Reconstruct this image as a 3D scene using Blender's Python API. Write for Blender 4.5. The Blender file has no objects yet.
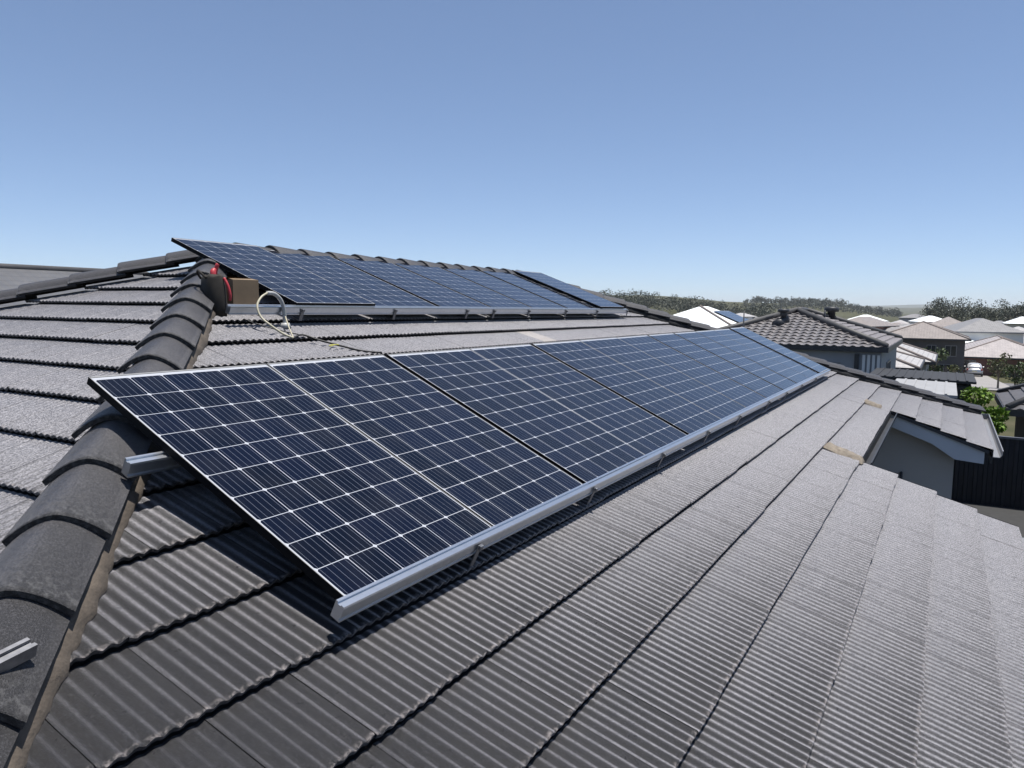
import bpy, math, random
import numpy as np
from math import sin, cos, pi, radians, atan2, sqrt, floor, ceil, tan
from mathutils import Vector, Matrix

random.seed(11)
rng = np.random.default_rng(11)
SC = bpy.context.scene
COL = SC.collection

# ------------------------------------------------------------------ camera
cam = bpy.data.cameras.new('camera')
cam.sensor_width = 36.0
cam.sensor_fit = 'HORIZONTAL'
cam.lens = 26.327
cam.clip_start = 0.05
cam.clip_end = 40000
cam_o = bpy.data.objects.new('camera', cam)
COL.objects.link(cam_o)
CAM = Vector((-1.901, -3.2564, 4.5726))
Rm = ((0.502317, -0.082585, 0.860731), (-0.864619, -0.060135, 0.498816), (0.010566, -0.994768, -0.101612))
m4 = Matrix.Identity(4)
for i in range(3):
    m4[i][0] = Rm[i][0]
    m4[i][1] = -Rm[i][1]
    m4[i][2] = -Rm[i][2]
    m4[i][3] = CAM[i]
cam_o.matrix_world = m4
SC.camera = cam_o

# ------------------------------------------------------------------ sky, sun, exposure
SUN = Vector((0.13, -0.13, 1.0)).normalized()
w = bpy.data.worlds.new('World')
SC.world = w
w.use_nodes = True
nt = w.node_tree
for n in list(nt.nodes):
    nt.nodes.remove(n)
sky = nt.nodes.new('ShaderNodeTexSky')
sky.sky_type = 'NISHITA'
sky.sun_disc = False
sky.sun_elevation = math.asin(SUN.z)
sky.sun_rotation = atan2(SUN.x, SUN.y)
sky.altitude = 1500
sky.air_density = 0.7
sky.dust_density = 0.4
sky.ozone_density = 6.0
bg = nt.nodes.new('ShaderNodeBackground')
bg.inputs['Strength'].default_value = 0.150
wo = nt.nodes.new('ShaderNodeOutputWorld')
wb = nt.nodes.new('ShaderNodeMix')             # camera white balance: the photograph's sky is a clean blue
wb.data_type = 'RGBA'; wb.blend_type = 'MULTIPLY'
wb.inputs[0].default_value = 1.0
wb.inputs[7].default_value = (1.0, 1.03, 1.08, 1)
nt.links.new(sky.outputs[0], wb.inputs[6])
hs = nt.nodes.new('ShaderNodeHueSaturation')
hs.inputs['Saturation'].default_value = 0.98
ga = nt.nodes.new('ShaderNodeGamma')
ga.inputs[1].default_value = 0.76
nt.links.new(wb.outputs[2], hs.inputs['Color'])
nt.links.new(hs.outputs[0], ga.inputs[0])
nt.links.new(ga.outputs[0], bg.inputs[0])
nt.links.new(bg.outputs[0], wo.inputs[0])
sl = bpy.data.lights.new('sun', 'SUN')
sl.energy = 5.0
sl.angle = radians(0.5)
sl.color = (1.0, 0.965, 0.91)
so = bpy.data.objects.new('sun', sl)
so.rotation_euler = (-SUN).to_track_quat('-Z', 'Y').to_euler()
so.location = (0, 0, 60)
COL.objects.link(so)
SC.view_settings.view_transform = 'Standard'
SC.view_settings.look = 'None'
SC.view_settings.exposure = 0.45
SC.view_settings.gamma = 1.0

# ------------------------------------------------------------------ helpers
def tag(o, label=None, cat=None, group=None, kind=None):
    if label: o['label'] = label
    if cat: o['category'] = cat
    if group: o['group'] = group
    if kind: o['kind'] = kind
    return o

def empty(name, loc=(0, 0, 0), rot=(0, 0, 0), label=None, cat=None, group=None):
    o = bpy.data.objects.new(name, None)
    o.empty_display_size = 0.2
    o.location = loc
    o.rotation_euler = rot
    COL.objects.link(o)
    return tag(o, label, cat, group)

def link(name, me, parent=None, loc=None, rot=None):
    o = bpy.data.objects.new(name, me)
    if parent is not None: o.parent = parent
    if loc is not None: o.location = loc
    if rot is not None: o.rotation_euler = rot
    COL.objects.link(o)
    return o

class MB:
    """collects shapes, builds ONE mesh object"""
    def __init__(self):
        self.v = []
        self.f = []
        self.smooth = []
    def add(self, vs, fs, smooth=False):
        b = len(self.v)
        self.v.extend([tuple(x) for x in vs])
        for f in fs:
            self.f.append(tuple(b + i for i in f))
            self.smooth.append(smooth)
        return self
    def box(self, a, b, fr=None):
        (x0, y0, z0), (x1, y1, z1) = a, b
        vs = [(x0, y0, z0), (x1, y0, z0), (x1, y1, z0), (x0, y1, z0), (x0, y0, z1), (x1, y0, z1), (x1, y1, z1), (x0, y1, z1)]
        if fr: vs = [fr(*p) for p in vs]
        return self.add(vs, [(0, 3, 2, 1), (4, 5, 6, 7), (0, 1, 5, 4), (1, 2, 6, 5), (2, 3, 7, 6), (3, 0, 4, 7)])
    def bbox(self, a, b, bev, fr=None):
        """box with all edges chamfered"""
        (x0, y0, z0), (x1, y1, z1) = a, b
        c = ((x0 + x1) / 2, (y0 + y1) / 2, (z0 + z1) / 2)
        h = ((x1 - x0) / 2, (y1 - y0) / 2, (z1 - z0) / 2)
        e = min(bev, *[q * 0.9 for q in h])
        vs = []
        idx = {}
        for sx in (-1, 1):
            for sy in (-1, 1):
                for sz in (-1, 1):
                    s = (sx, sy, sz)
                    for ax in range(3):
                        p = [c[k] + s[k] * (h[k] if k == ax else h[k] - e) for k in range(3)]
                        idx[(s, ax)] = len(vs)
                        vs.append(tuple(p))
        fs = []
        for ax in range(3):
            o1, o2 = (ax + 1) % 3, (ax + 2) % 3
            for sg in (-1, 1):
                q = []
                for (a1, a2) in ((-1, -1), (1, -1), (1, 1), (-1, 1)):
                    s = [0, 0, 0]
                    s[ax] = sg; s[o1] = a1; s[o2] = a2
                    q.append(idx[(tuple(s), ax)])
                fs.append(tuple(q if sg > 0 else q[::-1]))
        for ax in range(3):
            o1, o2 = (ax + 1) % 3, (ax + 2) % 3
            for a1 in (-1, 1):
                for a2 in (-1, 1):
                    s0 = [0, 0, 0]; s1 = [0, 0, 0]
                    s0[ax] = -1; s1[ax] = 1
                    s0[o1] = s1[o1] = a1
                    s0[o2] = s1[o2] = a2
                    s0 = tuple(s0); s1 = tuple(s1)
                    q = [idx[(s0, o1)], idx[(s1, o1)], idx[(s1, o2)], idx[(s0, o2)]]
                    fs.append(tuple(q if a1 * a2 > 0 else q[::-1]))
        for sx in (-1, 1):
            for sy in (-1, 1):
                for sz in (-1, 1):
                    s = (sx, sy, sz)
                    q = [idx[(s, 0)], idx[(s, 1)], idx[(s, 2)]]
                    fs.append(tuple(q if sx * sy * sz > 0 else q[::-1]))
        if fr: vs = [fr(*p) for p in vs]
        return self.add(vs, fs)
    def tube(self, pts, r, n=8, cap=True):
        pts = [Vector(p) for p in pts]
        rr = r if isinstance(r, (list, tuple)) else [r] * len(pts)
        vs = []
        fs = []
        prev = None
        for i, p in enumerate(pts):
            d = (pts[min(i + 1, len(pts) - 1)] - pts[max(i - 1, 0)])
            if d.length < 1e-9: d = Vector((0, 0, 1))
            d.normalize()
            if prev is None:
                a = d.orthogonal().normalized()
            else:
                a = prev - d * prev.dot(d)
                if a.length < 1e-6: a = d.orthogonal()
                a.normalize()
            prev = a
            b = d.cross(a)
            for k in range(n):
                t = 2 * pi * k / n
                vs.append(p + (a * cos(t) + b * sin(t)) * rr[i])
        for i in range(len(pts) - 1):
            for k in range(n):
                fs.append((i * n + k, i * n + (k + 1) % n, (i + 1) * n + (k + 1) % n, (i + 1) * n + k))
        if cap:
            fs.append(tuple(range(n - 1, -1, -1)))
            fs.append(tuple((len(pts) - 1) * n + k for k in range(n)))
        return self.add(vs, fs, True)
    def prism(self, poly, fr, a, b):
        """extrude a polygon (2-D points) from a to b; fr(p, q, w) -> 3-D"""
        n = len(poly)
        vs = [fr(p, q, a) for p, q in poly] + [fr(p, q, b) for p, q in poly]
        fs = [tuple(range(n - 1, -1, -1)), tuple(range(n, 2 * n))]
        for k in range(n):
            fs.append((k, (k + 1) % n, n + (k + 1) % n, n + k))
        return self.add(vs, fs)
    def mesh(self, name, mat=None, org=None):
        me = bpy.data.meshes.new(name)
        vs = self.v if org is None else [(p[0] - org[0], p[1] - org[1], p[2] - org[2]) for p in self.v]
        me.from_pydata(vs, [], self.f)
        if any(self.smooth):
            me.polygons.foreach_set('use_smooth', self.smooth)
        if mat: me.materials.append(mat)
        me.update()
        return me
    def build(self, name, mat, parent=None, org=None):
        return link(name, self.mesh(name, mat, org), parent)

def catmull(pts, n=6):
    P = [Vector(p) for p in pts]
    P = [P[0]] + P + [P[-1]]
    out = []
    for i in range(1, len(P) - 2):
        for k in range(n):
            t = k / n
            a, b, c, d = P[i - 1], P[i], P[i + 1], P[i + 2]
            out.append(0.5 * ((2 * b) + (c - a) * t + (2 * a - 5 * b + 4 * c - d) * t * t + (3 * b - a - 3 * c + d) * t ** 3))
    out.append(P[-2])
    return out

# ------------------------------------------------------------------ materials
def newmat(name):
    m = bpy.data.materials.new(name)
    m.use_nodes = True
    t = m.node_tree
    b = t.nodes['Principled BSDF']
    return m, t, b

def N(t, typ, **kw):
    n = t.nodes.new(typ)
    for k, v in kw.items():
        setattr(n, k, v)
    return n

def math_n(t, op, a, b=None, c=None):
    n = t.nodes.new('ShaderNodeMath')
    n.operation = op
    for i, x in enumerate((a, b, c)):
        if x is None: continue
        if isinstance(x, (int, float)): n.inputs[i].default_value = x
        else: t.links.new(x, n.inputs[i])
    return n.outputs[0]

def mixc(t, fac, a, b, mode='MIX'):
    n = t.nodes.new('ShaderNodeMix')
    n.data_type = 'RGBA'
    n.blend_type = mode
    for s, x in ((n.inputs[0], fac), (n.inputs[6], a), (n.inputs[7], b)):
        if isinstance(x, (int, float)): s.default_value = x
        elif isinstance(x, (tuple, list)): s.default_value = (x[0], x[1], x[2], 1)
        else: t.links.new(x, s)
    return n.outputs[2]

def noise(t, vec, scale, detail=4, rough=0.55):
    n = t.nodes.new('ShaderNodeTexNoise')
    n.inputs['Scale'].default_value = scale
    n.inputs['Detail'].default_value = detail
    n.inputs['Roughness'].default_value = rough
    if vec is not None: t.links.new(vec, n.inputs['Vector'])
    return n.outputs[0]

def ramp(t, x, a, b):
    n = t.nodes.new('ShaderNodeMapRange')
    n.inputs[1].default_value = a
    n.inputs[2].default_value = b
    t.links.new(x, n.inputs[0])
    return n.outputs[0]

def objco(t):
    return t.nodes.new('ShaderNodeTexCoord').outputs['Object']

def bump(t, b, h, strength, dist):
    n = t.nodes.new('ShaderNodeBump')
    n.inputs['Strength'].default_value = strength
    n.inputs['Distance'].default_value = dist
    t.links.new(h, n.inputs['Height'])
    t.links.new(n.outputs[0], b.inputs['Normal'])

def simple(name, col, rough=0.6, var=0.15, scale=6.0, metal=0.0, bmp=0.0, bscale=60.0, bdist=0.003):
    m, t, b = newmat(name)
    co = objco(t)
    n1 = noise(t, co, scale, 5)
    f = ramp(t, n1, 0.3, 0.7)
    lo = tuple(c * (1 - var) for c in col)
    hi = tuple(min(1, c * (1 + var)) for c in col)
    t.links.new(mixc(t, f, lo, hi), b.inputs['Base Color'])
    b.inputs['Roughness'].default_value = rough
    b.inputs['Metallic'].default_value = metal
    if bmp > 0:
        bump(t, b, noise(t, co, bscale, 3), bmp, bdist)
    return m

def tile_material(name, base, worn, dust, sheen=0.0, rough=0.5, grain=True, painted_sheen=None, slope=False, spec=0.5, tan_c=(0.30, 0.25, 0.19)):
    m, t, b = newmat(name)
    co = objco(t)
    at = N(t, 'ShaderNodeAttribute', attribute_name='tint')
    sep = t.nodes.new('ShaderNodeSeparateColor')
    t.links.new(at.outputs['Color'], sep.inputs[0])
    big = ramp(t, noise(t, co, 1.7, 5), 0.35, 0.68)
    mid = ramp(t, noise(t, co, 22, 4), 0.3, 0.75)
    fine = noise(t, co, 150, 2, 0.75)
    c = mixc(t, sep.outputs[0], tuple(x * 0.78 for x in base), tuple(x * 1.25 for x in base))
    c = mixc(t, math_n(t, 'MULTIPLY', big, 0.55), c, dust)
    c = mixc(t, math_n(t, 'MULTIPLY', mid, 0.30), c, dust)
    if grain:
        c = mixc(t, ramp(t, fine, 0.50, 0.66), c, tuple(x * 3.0 for x in base))
    edge = math_n(t, 'MULTIPLY', sep.outputs[1], ramp(t, noise(t, co, 45, 4, 0.7), 0.46, 0.72))
    c = mixc(t, edge, c, worn)
    c = mixc(t, sep.outputs[2], c, tan_c)
    spots = ramp(t, noise(t, co, 9, 2, 0.5), 0.77, 0.82)
    c = mixc(t, math_n(t, 'MULTIPLY', spots, 0.6), c, worn)
    if painted_sheen:                                   # sheen at grazing view angles, painted into the base colour
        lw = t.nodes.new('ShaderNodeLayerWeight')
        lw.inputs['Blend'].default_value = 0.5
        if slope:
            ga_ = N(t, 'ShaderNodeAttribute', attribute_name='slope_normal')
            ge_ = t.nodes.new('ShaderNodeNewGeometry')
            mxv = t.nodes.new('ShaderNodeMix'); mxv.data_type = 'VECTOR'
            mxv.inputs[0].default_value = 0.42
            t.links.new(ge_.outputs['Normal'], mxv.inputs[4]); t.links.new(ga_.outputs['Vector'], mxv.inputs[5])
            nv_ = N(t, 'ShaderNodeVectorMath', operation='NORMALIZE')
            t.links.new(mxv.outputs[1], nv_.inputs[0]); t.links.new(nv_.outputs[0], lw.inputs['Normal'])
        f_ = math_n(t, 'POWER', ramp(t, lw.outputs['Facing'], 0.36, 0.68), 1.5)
        f_ = math_n(t, 'MULTIPLY', f_, math_n(t, 'SUBTRACT', 1.0, math_n(t, 'MULTIPLY', ramp(t, lw.outputs['Facing'], 0.60, 0.80), 0.60)))   # painted sheen dims again at the flattest angles
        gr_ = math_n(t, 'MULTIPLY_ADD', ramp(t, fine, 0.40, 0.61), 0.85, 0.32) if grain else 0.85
        c = mixc(t, math_n(t, 'MULTIPLY', math_n(t, 'MULTIPLY', f_, gr_), math_n(t, 'MULTIPLY_ADD', mid, 0.25, 0.72)), c, painted_sheen)
    t.links.new(c, b.inputs['Base Color'])
    t.links.new(math_n(t, 'MULTIPLY_ADD', mid, 0.16, rough), b.inputs['Roughness'])
    b.inputs['Sheen Weight'].default_value = sheen
    b.inputs['Specular IOR Level'].default_value = spec
    b.inputs['Sheen Roughness'].default_value = 0.28
    b.inputs['Sheen Tint'].default_value = (0.98, 0.95, 0.97, 1)
    if grain:
        bump(t, b, noise(t, co, 330, 2, 0.8), 0.7, 0.004)
    return m

MAT = {}
MAT['tile'] = tile_material('charcoal_tile', (0.010, 0.0098, 0.0112), (0.28, 0.25, 0.24), (0.024, 0.0225, 0.0225), sheen=0.25, rough=0.27, spec=0.25, slope=True, painted_sheen=(0.50, 0.482, 0.498))
MAT['cap'] = tile_material('charcoal_cap', (0.016, 0.0155, 0.017), (0.09, 0.088, 0.088), (0.022, 0.021, 0.0215), sheen=0.2, rough=0.42, spec=0.3, painted_sheen=(0.11, 0.104, 0.105))
MAT['mortar'] = simple('mortar', (0.090, 0.072, 0.056), 0.9, 0.3, 14, bmp=0.6, bscale=70, bdist=0.006)
MAT['patch'] = simple('mortar_patch', (0.19, 0.16, 0.125), 0.9, 0.35, 18, bmp=0.8, bscale=60, bdist=0.01)
MAT['under'] = simple('underlay', (0.012, 0.012, 0.013), 0.9)
MAT['alu'] = simple('aluminium', (0.62, 0.645, 0.68), 0.28, 0.05, 30, metal=0.9)
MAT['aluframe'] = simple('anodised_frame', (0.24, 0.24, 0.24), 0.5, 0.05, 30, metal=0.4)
MAT['frameshade'] = simple('frame_side_shade', (0.006, 0.006, 0.007), 0.7, 0.1, 30)  # frame sides near black: their shade is put into the colour
MAT['frameshade'].node_tree.nodes['Principled BSDF'].inputs['Specular IOR Level'].default_value = 0.1
MAT['steel'] = simple('bracket_steel', (0.22, 0.22, 0.23), 0.45, 0.2, 40, metal=0.8)
MAT['back'] = simple('backsheet', (0.05, 0.05, 0.055), 0.7)

def panel_material():
    m, t, b = newmat('pv_glass')
    uv = N(t, 'ShaderNodeUVMap', uv_map='UVMap').outputs[0]
    sp = t.nodes.new('ShaderNodeSeparateXYZ')
    t.links.new(uv, sp.inputs[0])
    PX, PY = 0.1632, 0.1608
    cx = math_n(t, 'DIVIDE', math_n(t, 'SUBTRACT', sp.outputs[0], (1.0 - 6 * PX) / 2), PX)
    cy = math_n(t, 'DIVIDE', math_n(t, 'SUBTRACT', sp.outputs[1], 0.031), PY)
    fx = math_n(t, 'FRACT', cx)
    fy = math_n(t, 'FRACT', cy)
    dx = math_n(t, 'ABSOLUTE', math_n(t, 'SUBTRACT', fx, 0.5))
    dy = math_n(t, 'ABSOLUTE', math_n(t, 'SUBTRACT', fy, 0.5))
    inx = math_n(t, 'LESS_THAN', dx, 0.5 - 0.0105)
    iny = math_n(t, 'LESS_THAN', dy, 0.5 - 0.0105)
    cor = math_n(t, 'LESS_THAN', math_n(t, 'ADD', dx, dy), 0.925)
    # inside the 6 x 10 field
    ox = math_n(t, 'LESS_THAN', math_n(t, 'ABSOLUTE', math_n(t, 'SUBTRACT', cx, 3)), 3)
    oy = math_n(t, 'LESS_THAN', math_n(t, 'ABSOLUTE', math_n(t, 'SUBTRACT', cy, 5)), 5)
    cell = inx
    for q in (iny, cor, ox, oy):
        cell = math_n(t, 'MULTIPLY', cell, q)
    bus = math_n(t, 'LESS_THAN', math_n(t, 'ABSOLUTE', math_n(t, 'SUBTRACT', math_n(t, 'FRACT', math_n(t, 'MULTIPLY', fx, 5)), 0.5)), 0.030)
    # cell tone: one value per cell and panel
    cmb = t.nodes.new('ShaderNodeCombineXYZ')
    t.links.new(math_n(t, 'FLOOR', cx), cmb.inputs[0])
    t.links.new(math_n(t, 'FLOOR', cy), cmb.inputs[1])
    oi = t.nodes.new('ShaderNodeObjectInfo')
    t.links.new(math_n(t, 'MULTIPLY', oi.outputs['Random'], 50), cmb.inputs[2])
    wn = N(t, 'ShaderNodeTexWhiteNoise', noise_dimensions='3D')
    t.links.new(cmb.outputs[0], wn.inputs['Vector'])
    c = mixc(t, wn.outputs['Value'], (0.0016, 0.0027, 0.0075), (0.003, 0.005, 0.0155))
    c = mixc(t, math_n(t, 'MULTIPLY', bus, 0.8), c, (0.13, 0.14, 0.17))
    c = mixc(t, cell, (0.40, 0.41, 0.44), c)
    co = objco(t)
    smud = ramp(t, noise(t, co, 5, 6, 0.65), 0.45, 0.8)
    c = mixc(t, math_n(t, 'MULTIPLY', smud, 0.02), c, (0.45, 0.42, 0.38))
    t.links.new(c, b.inputs['Base Color'])
    t.links.new(math_n(t, 'MULTIPLY_ADD', smud, 0.14, 0.07), b.inputs['Roughness'])
    b.inputs['IOR'].default_value = 1.32
    return m
MAT['pv'] = panel_material()

# ------------------------------------------------------------------ the roof the photographer stands on
TH = radians(20.2)
ct, st = cos(TH), sin(TH)
RB = Vector((0, -1.4405, 3.4349))          # main face at x = 0, t = 0
G = 0.377                                   # gauge of the courses
TR = -4.62                                  # ridge
TE = 2.69                                   # eave
HL = lambda t: -1.30 - ct * t               # left hip on the main face
HR = lambda t: 13.6 + ct * t                # right hip on the main face
def main(x, t, h=0.0):
    return Vector((x, RB.y - ct * t - st * h, RB.z - st * t + ct * h))
AX0 = HL(TR); AX1 = HR(TR)
RY = main(0, TR).y; RZ = main(0, TR).z
HALF = (TE - TR) * ct
def leftf(u, t, h=0.0):                     # u runs along -y; u = 0 at the ridge line
    d = t - TR
    return Vector((AX0 - ct * d - st * h, RY - u, RZ - st * d + ct * h))
def backf(u, t, h=0.0):
    d = t - TR
    return Vector((-u, RY + ct * d + st * h, RZ - st * d + ct * h))
def rightf(u, t, h=0.0):
    d = t - TR
    return Vector((AX1 + ct * d + st * h, RY + u, RZ - st * d + ct * h))

def tiles(fr, t0, t1, bounds, tw=0.32, waves=6, amp=0.0050, step=0.034, g=G, spw=6, tanfn=None, rnd=1.0, uoff=-0.255, pw=0.8):
    """courses of concrete tiles on one roof face as one mesh: returns verts, faces, colours, smooth"""
    V = []; F = []; C = []; S = []
    k1 = int(round((t1 - 0.05) / g))
    k = k1
    while True:
        tn = t1 - (k1 - k) * g
        if tn <= t0 + 0.02: break
        th = max(tn - g, t0)
        for (fa, fb) in bounds(tn):
            lo = min(fa(th), fa(tn)); hi = max(fb(th), fb(tn))
            for j in range(floor((lo - uoff) / tw), ceil((hi - uoff) / tw)):
                u0 = uoff + j * tw; u1 = u0 + tw
                gap = 0.0007 + 0.0013 * random.random() ** 2
                jt = random.uniform(-0.004, 0.004) * rnd
                jh = random.uniform(-0.0007, 0.0007) * rnd
                sk = random.uniform(-0.0012, 0.0012) * rnd
                tint = random.random()
                tn_v = tanfn(u0 + tw / 2, tn) if tanfn else 0.0
                n = waves * spw + 1
                base = len(V)
                rows = ((0.0, 0.0, 0), (0.35, 0.0, 0), (0.95, 0.0, 0), (0.988, 0.0, 1), (1.0, -0.003, 1), (1.0, -0.003, 1), (1.0, -0.017, 0), (0.90, -0.017, 0))
                tot = 0.0
                for ri, (fr_, dh, ed) in enumerate(rows):
                    tt = th + (tn - th) * fr_ + jt * fr_ 
                    a_ = fa(tt); b_ = fb(tt)
                    for i in range(n):
                        uu = u0 + gap + (tw - 2 * gap) * i / (n - 1)
                        ph = 2 * pi * (i / spw)
                        wv = (0.5 + 0.5 * cos(ph)) ** pw
                        h = -step * (1 - fr_) + amp * (2 * wv - 1) * (0.55 + 0.45 * fr_) + dh + jh + sk * (i / (n - 1) - 0.5)
                        
                        uc = min(max(uu, a_), b_)
                        V.append(fr(uc, tt + (0.003 * (1 - wv) if ri in (4, 5) else 0), h))
                        C.append((tint, float(ed), tn_v, 1.0))
                # skip a tile clamped to nothing
                wid = max((V[base + r * n + n - 1] - V[base + r * n]).length for r in (0, 2))
                if wid < 0.004:
                    del V[base:]; del C[base:]
                    continue
                for ri in range(len(rows) - 1):
                    if ri == 4: continue
                    for i in range(n - 1):
                        a = base + ri * n + i
                        F.append((a, a + n, a + n + 1, a + 1))
                        S.append(ri < 4 or ri == 6)
        k -= 1
    return V, F, C, S

def tile_mesh(name, parts, mat, org, normals=None):
    V = []; F = []; C = []; S = []
    for (v, f, c, s) in parts:
        b = len(V)
        V += v; C += c; S += s
        F += [tuple(b + i for i in q) for q in f]
    arr = np.array([tuple(p) for p in V], dtype=np.float64) - np.array(org)
    me = bpy.data.meshes.new(name)
    me.from_pydata(arr.tolist(), [], F)
    me.polygons.foreach_set('use_smooth', S)
    ca = me.color_attributes.new('tint', 'FLOAT_COLOR', 'POINT')
    ca.data.foreach_set('color', np.array(C, dtype=np.float32).ravel())
    if normals:
        fn = me.attributes.new('slope_normal', 'FLOAT_VECTOR', 'POINT')
        fn.data.foreach_set('vector', np.concatenate([np.tile(np.array(nv, dtype=np.float32), len(p[0])) for nv, p in zip(normals, parts)]))
    me.materials.append(mat)
    me.update()
    return me

HORG = Vector((6.2, RY, 0.0))
house = empty('house', HORG, label='single storey house whose charcoal tiled hip roof fills the foreground under the solar panels', cat='house')
XN0, XN1 = 6.70, 11.42                      # the notch between the two wings
TN = 0.05 + G * 3                           # last course above the notch (nose)
def main_bounds(tn):
    if tn > TN + 0.05:
        return [(lambda t: HL(t), lambda t: XN0), (lambda t: XN1, lambda t: HR(t))]
    return [(lambda t: HL(t), lambda t: HR(t))]
def tan_tile(u, tn):
    return 0.75 if (abs(u - 5.62) < 0.17 and abs(tn + 2.212) < 0.05) else 0.0
TILES = [tiles(main, TR + 0.06, 0.05 + G * 7, main_bounds, tanfn=tan_tile),
         tiles(leftf, TR + 0.06, 0.05 + G * 7, lambda tn: [(lambda t: -(t - TR) * ct, lambda t: (t - TR) * ct)], spw=4),
         tiles(backf, TR + 0.06, 0.05 + G * 7, lambda tn: [(lambda t: -AX1 - (t - TR) * ct, lambda t: -AX0 + (t - TR) * ct)], waves=1, spw=2, rnd=0.5),
         tiles(rightf, TR + 0.06, 0.05 + G * 7, lambda tn: [(lambda t: -(t - TR) * ct, lambda t: (t - TR) * ct)], waves=1, spw=2, rnd=0.5)]
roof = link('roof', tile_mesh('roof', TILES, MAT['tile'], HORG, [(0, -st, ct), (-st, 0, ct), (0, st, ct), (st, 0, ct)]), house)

# dark sarking under the tiles
ub = MB()
hu = -0.052
def quad(fr, pts):
    ub.add([fr(u, t, hu) for u, t in pts], [(0, 1, 2, 3)])
quad(main, [(HL(TN), TN), (HR(TN), TN), (AX1, TR), (AX0, TR)])
quad(main, [(HL(2.66), 2.66), (XN0 - 0.02, 2.66), (XN0 - 0.02, TN), (HL(TN), TN)])
quad(main, [(XN1 + 0.02, 2.66), (HR(2.66), 2.66), (HR(TN), TN), (XN1 + 0.02, TN)])
dd = (2.66 - TR) * ct
quad(leftf, [(-dd, 2.66), (dd, 2.66), (0.001, TR), (-0.001, TR)])
quad(rightf, [(-dd, 2.66), (dd, 2.66), (0.001, TR), (-0.001, TR)])
quad(backf, [(-AX1 - dd, 2.66), (-AX0 + dd, 2.66), (-AX0, TR), (-AX1, TR)])
ub.build('sarking', MAT['under'], roof, HORG)

# ---- hip and ridge caps
def cap_mesh(L, w0, w1, rise):
    V = []; F = []; C = []; S = []
    n = 13
    th = 0.020
    rows = [(-0.03, 0.0, 0.0), (L * 0.5, 0.55, 0), (L - 0.02, 0.97, 1), (L, 1.0, 1)]
    for layer in (0, 1):
        for (a, f, e) in rows:
            wd = w0 + (w1 - w0) * f
            for i in range(n):
                s = -1 + 2 * i / (n - 1)
                x = s * wd
                arch = 1 - abs(s) ** 1.7
                z = rise * arch - (rise * 0.30) + 0.030 * f - (0.004 if a == L else 0)
                if layer: z -= th; x *= 0.93
                V.append(Vector((a, x, z)))
                C.append((0.5, float(e), 0.0, 1.0))
    R = len(rows)
    for r in range(R - 1):
        for i in range(n - 1):
            a = r * n + i
            F.append((a, a + n, a + n + 1, a + 1)); S.append(True)
            b = R * n + a
            F.append((b, b + 1, b + n + 1, b + n)); S.append(True)
    for i in range(n - 1):
        a = (R - 1) * n + i; b = R * n + a
        F.append((a, b, b + 1, a + 1)); S.append(False)
    for side in (0, n - 1):
        for r in range(R - 1):
            a = r * n + side; b = R * n + a
            F.append((a, a + n, b + n, b) if side == 0 else (a, b, b + n, a + n)); S.append(False)
    me = bpy.data.meshes.new('hip_cap')
    # duplicate verts for flat faces is not needed: end faces are nearly square to the skin
    me.from_pydata([tuple(v) for v in V], [], F)
    me.polygons.foreach_set('use_smooth', S)
    ca = me.color_attributes.new('tint', 'FLOAT_COLOR', 'POINT')
    ca.data.foreach_set('color', np.array(C, dtype=np.float32).ravel())
    me.materials.append(MAT['cap'])
    me.update()
    return me

CAPL = 0.43
cap_variants = [cap_mesh(CAPL + 0.03, 0.150, 0.168, 0.092) for _ in range(1)]

def cap_row(p0, p1, name, lift, stop=None):
    p0 = Vector(p0); p1 = Vector(p1)
    d = p1 - p0
    L = d.length
    d.normalize()
    b = Vector((0, 0, 1)).cross(d).normalized()
    c = d.cross(b)
    n = int(L / CAPL)
    for i in range(n):
        o = link(name, cap_variants[0], roof)
        pos = p0 + d * (i * CAPL) + c * (lift + random.uniform(-0.003, 0.003)) - HORG
        yaw = random.uniform(-0.02, 0.02)
        dd_ = (d + b * yaw + c * random.uniform(-0.006, 0.006)).normalized()
        bb = (b - d * yaw).normalized()
        cc = dd_.cross(bb).normalized()
        bb = cc.cross(dd_)
        mm = Matrix.Identity(4)
        for k in range(3):
            mm[k][0] = dd_[k]; mm[k][1] = bb[k]; mm[k][2] = cc[k]; mm[k][3] = pos[k]
        o.matrix_local = mm

apexL = main(AX0, TR); apexR = main(AX1, TR)
footL = main(HL(2.68), 2.68); footR = main(HR(2.68), 2.68)
footLB = backf(-HL(2.68), 2.68)
cap_row(apexL, footL, 'hip_cap', 0.052)
cap_row(apexR, footR, 'hip_cap', 0.052)
cap_row(apexL, footLB, 'hip_cap', 0.052)
cap_row(apexR, apexL, 'ridge_cap', 0.066)

# mortar bedding along the caps, ragged edges
def bedding(fr, edge, t0, t1, sgn, wobble=0.012):
    mb = MB()
    n = int((t1 - t0) / 0.035)
    vs = []; fs = []
    for i in range(n + 1):
        t = t0 + (t1 - t0) * i / n
        u = edge(t)
        o = 0.240 + random.uniform(-wobble, wobble) + 0.01 * sin(t * 9)
        vs += [fr(u + sgn * 0.03, t, 0.055), fr(u + sgn * (o - 0.065), t, 0.052 + random.uniform(-.004, .004)), fr(u + sgn * o, t, 0.012 + random.uniform(-.003, .003)), fr(u + sgn * (o + 0.004), t, -0.05)]
    for i in range(n):
        for k in range(3):
            a = i * 4 + k
            q = (a, a + 1, a + 5, a + 4)
            fs.append(q if sgn < 0 else q[::-1])
    mb.add(vs, fs, True)
    return mb
bedding(main, HL, TR, 2.66, 1).build('mortar_bedding', MAT['mortar'], roof, HORG)
bedding(main, HR, TR, 2.66, -1).build('mortar_bedding', MAT['under'], roof, HORG)
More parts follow.
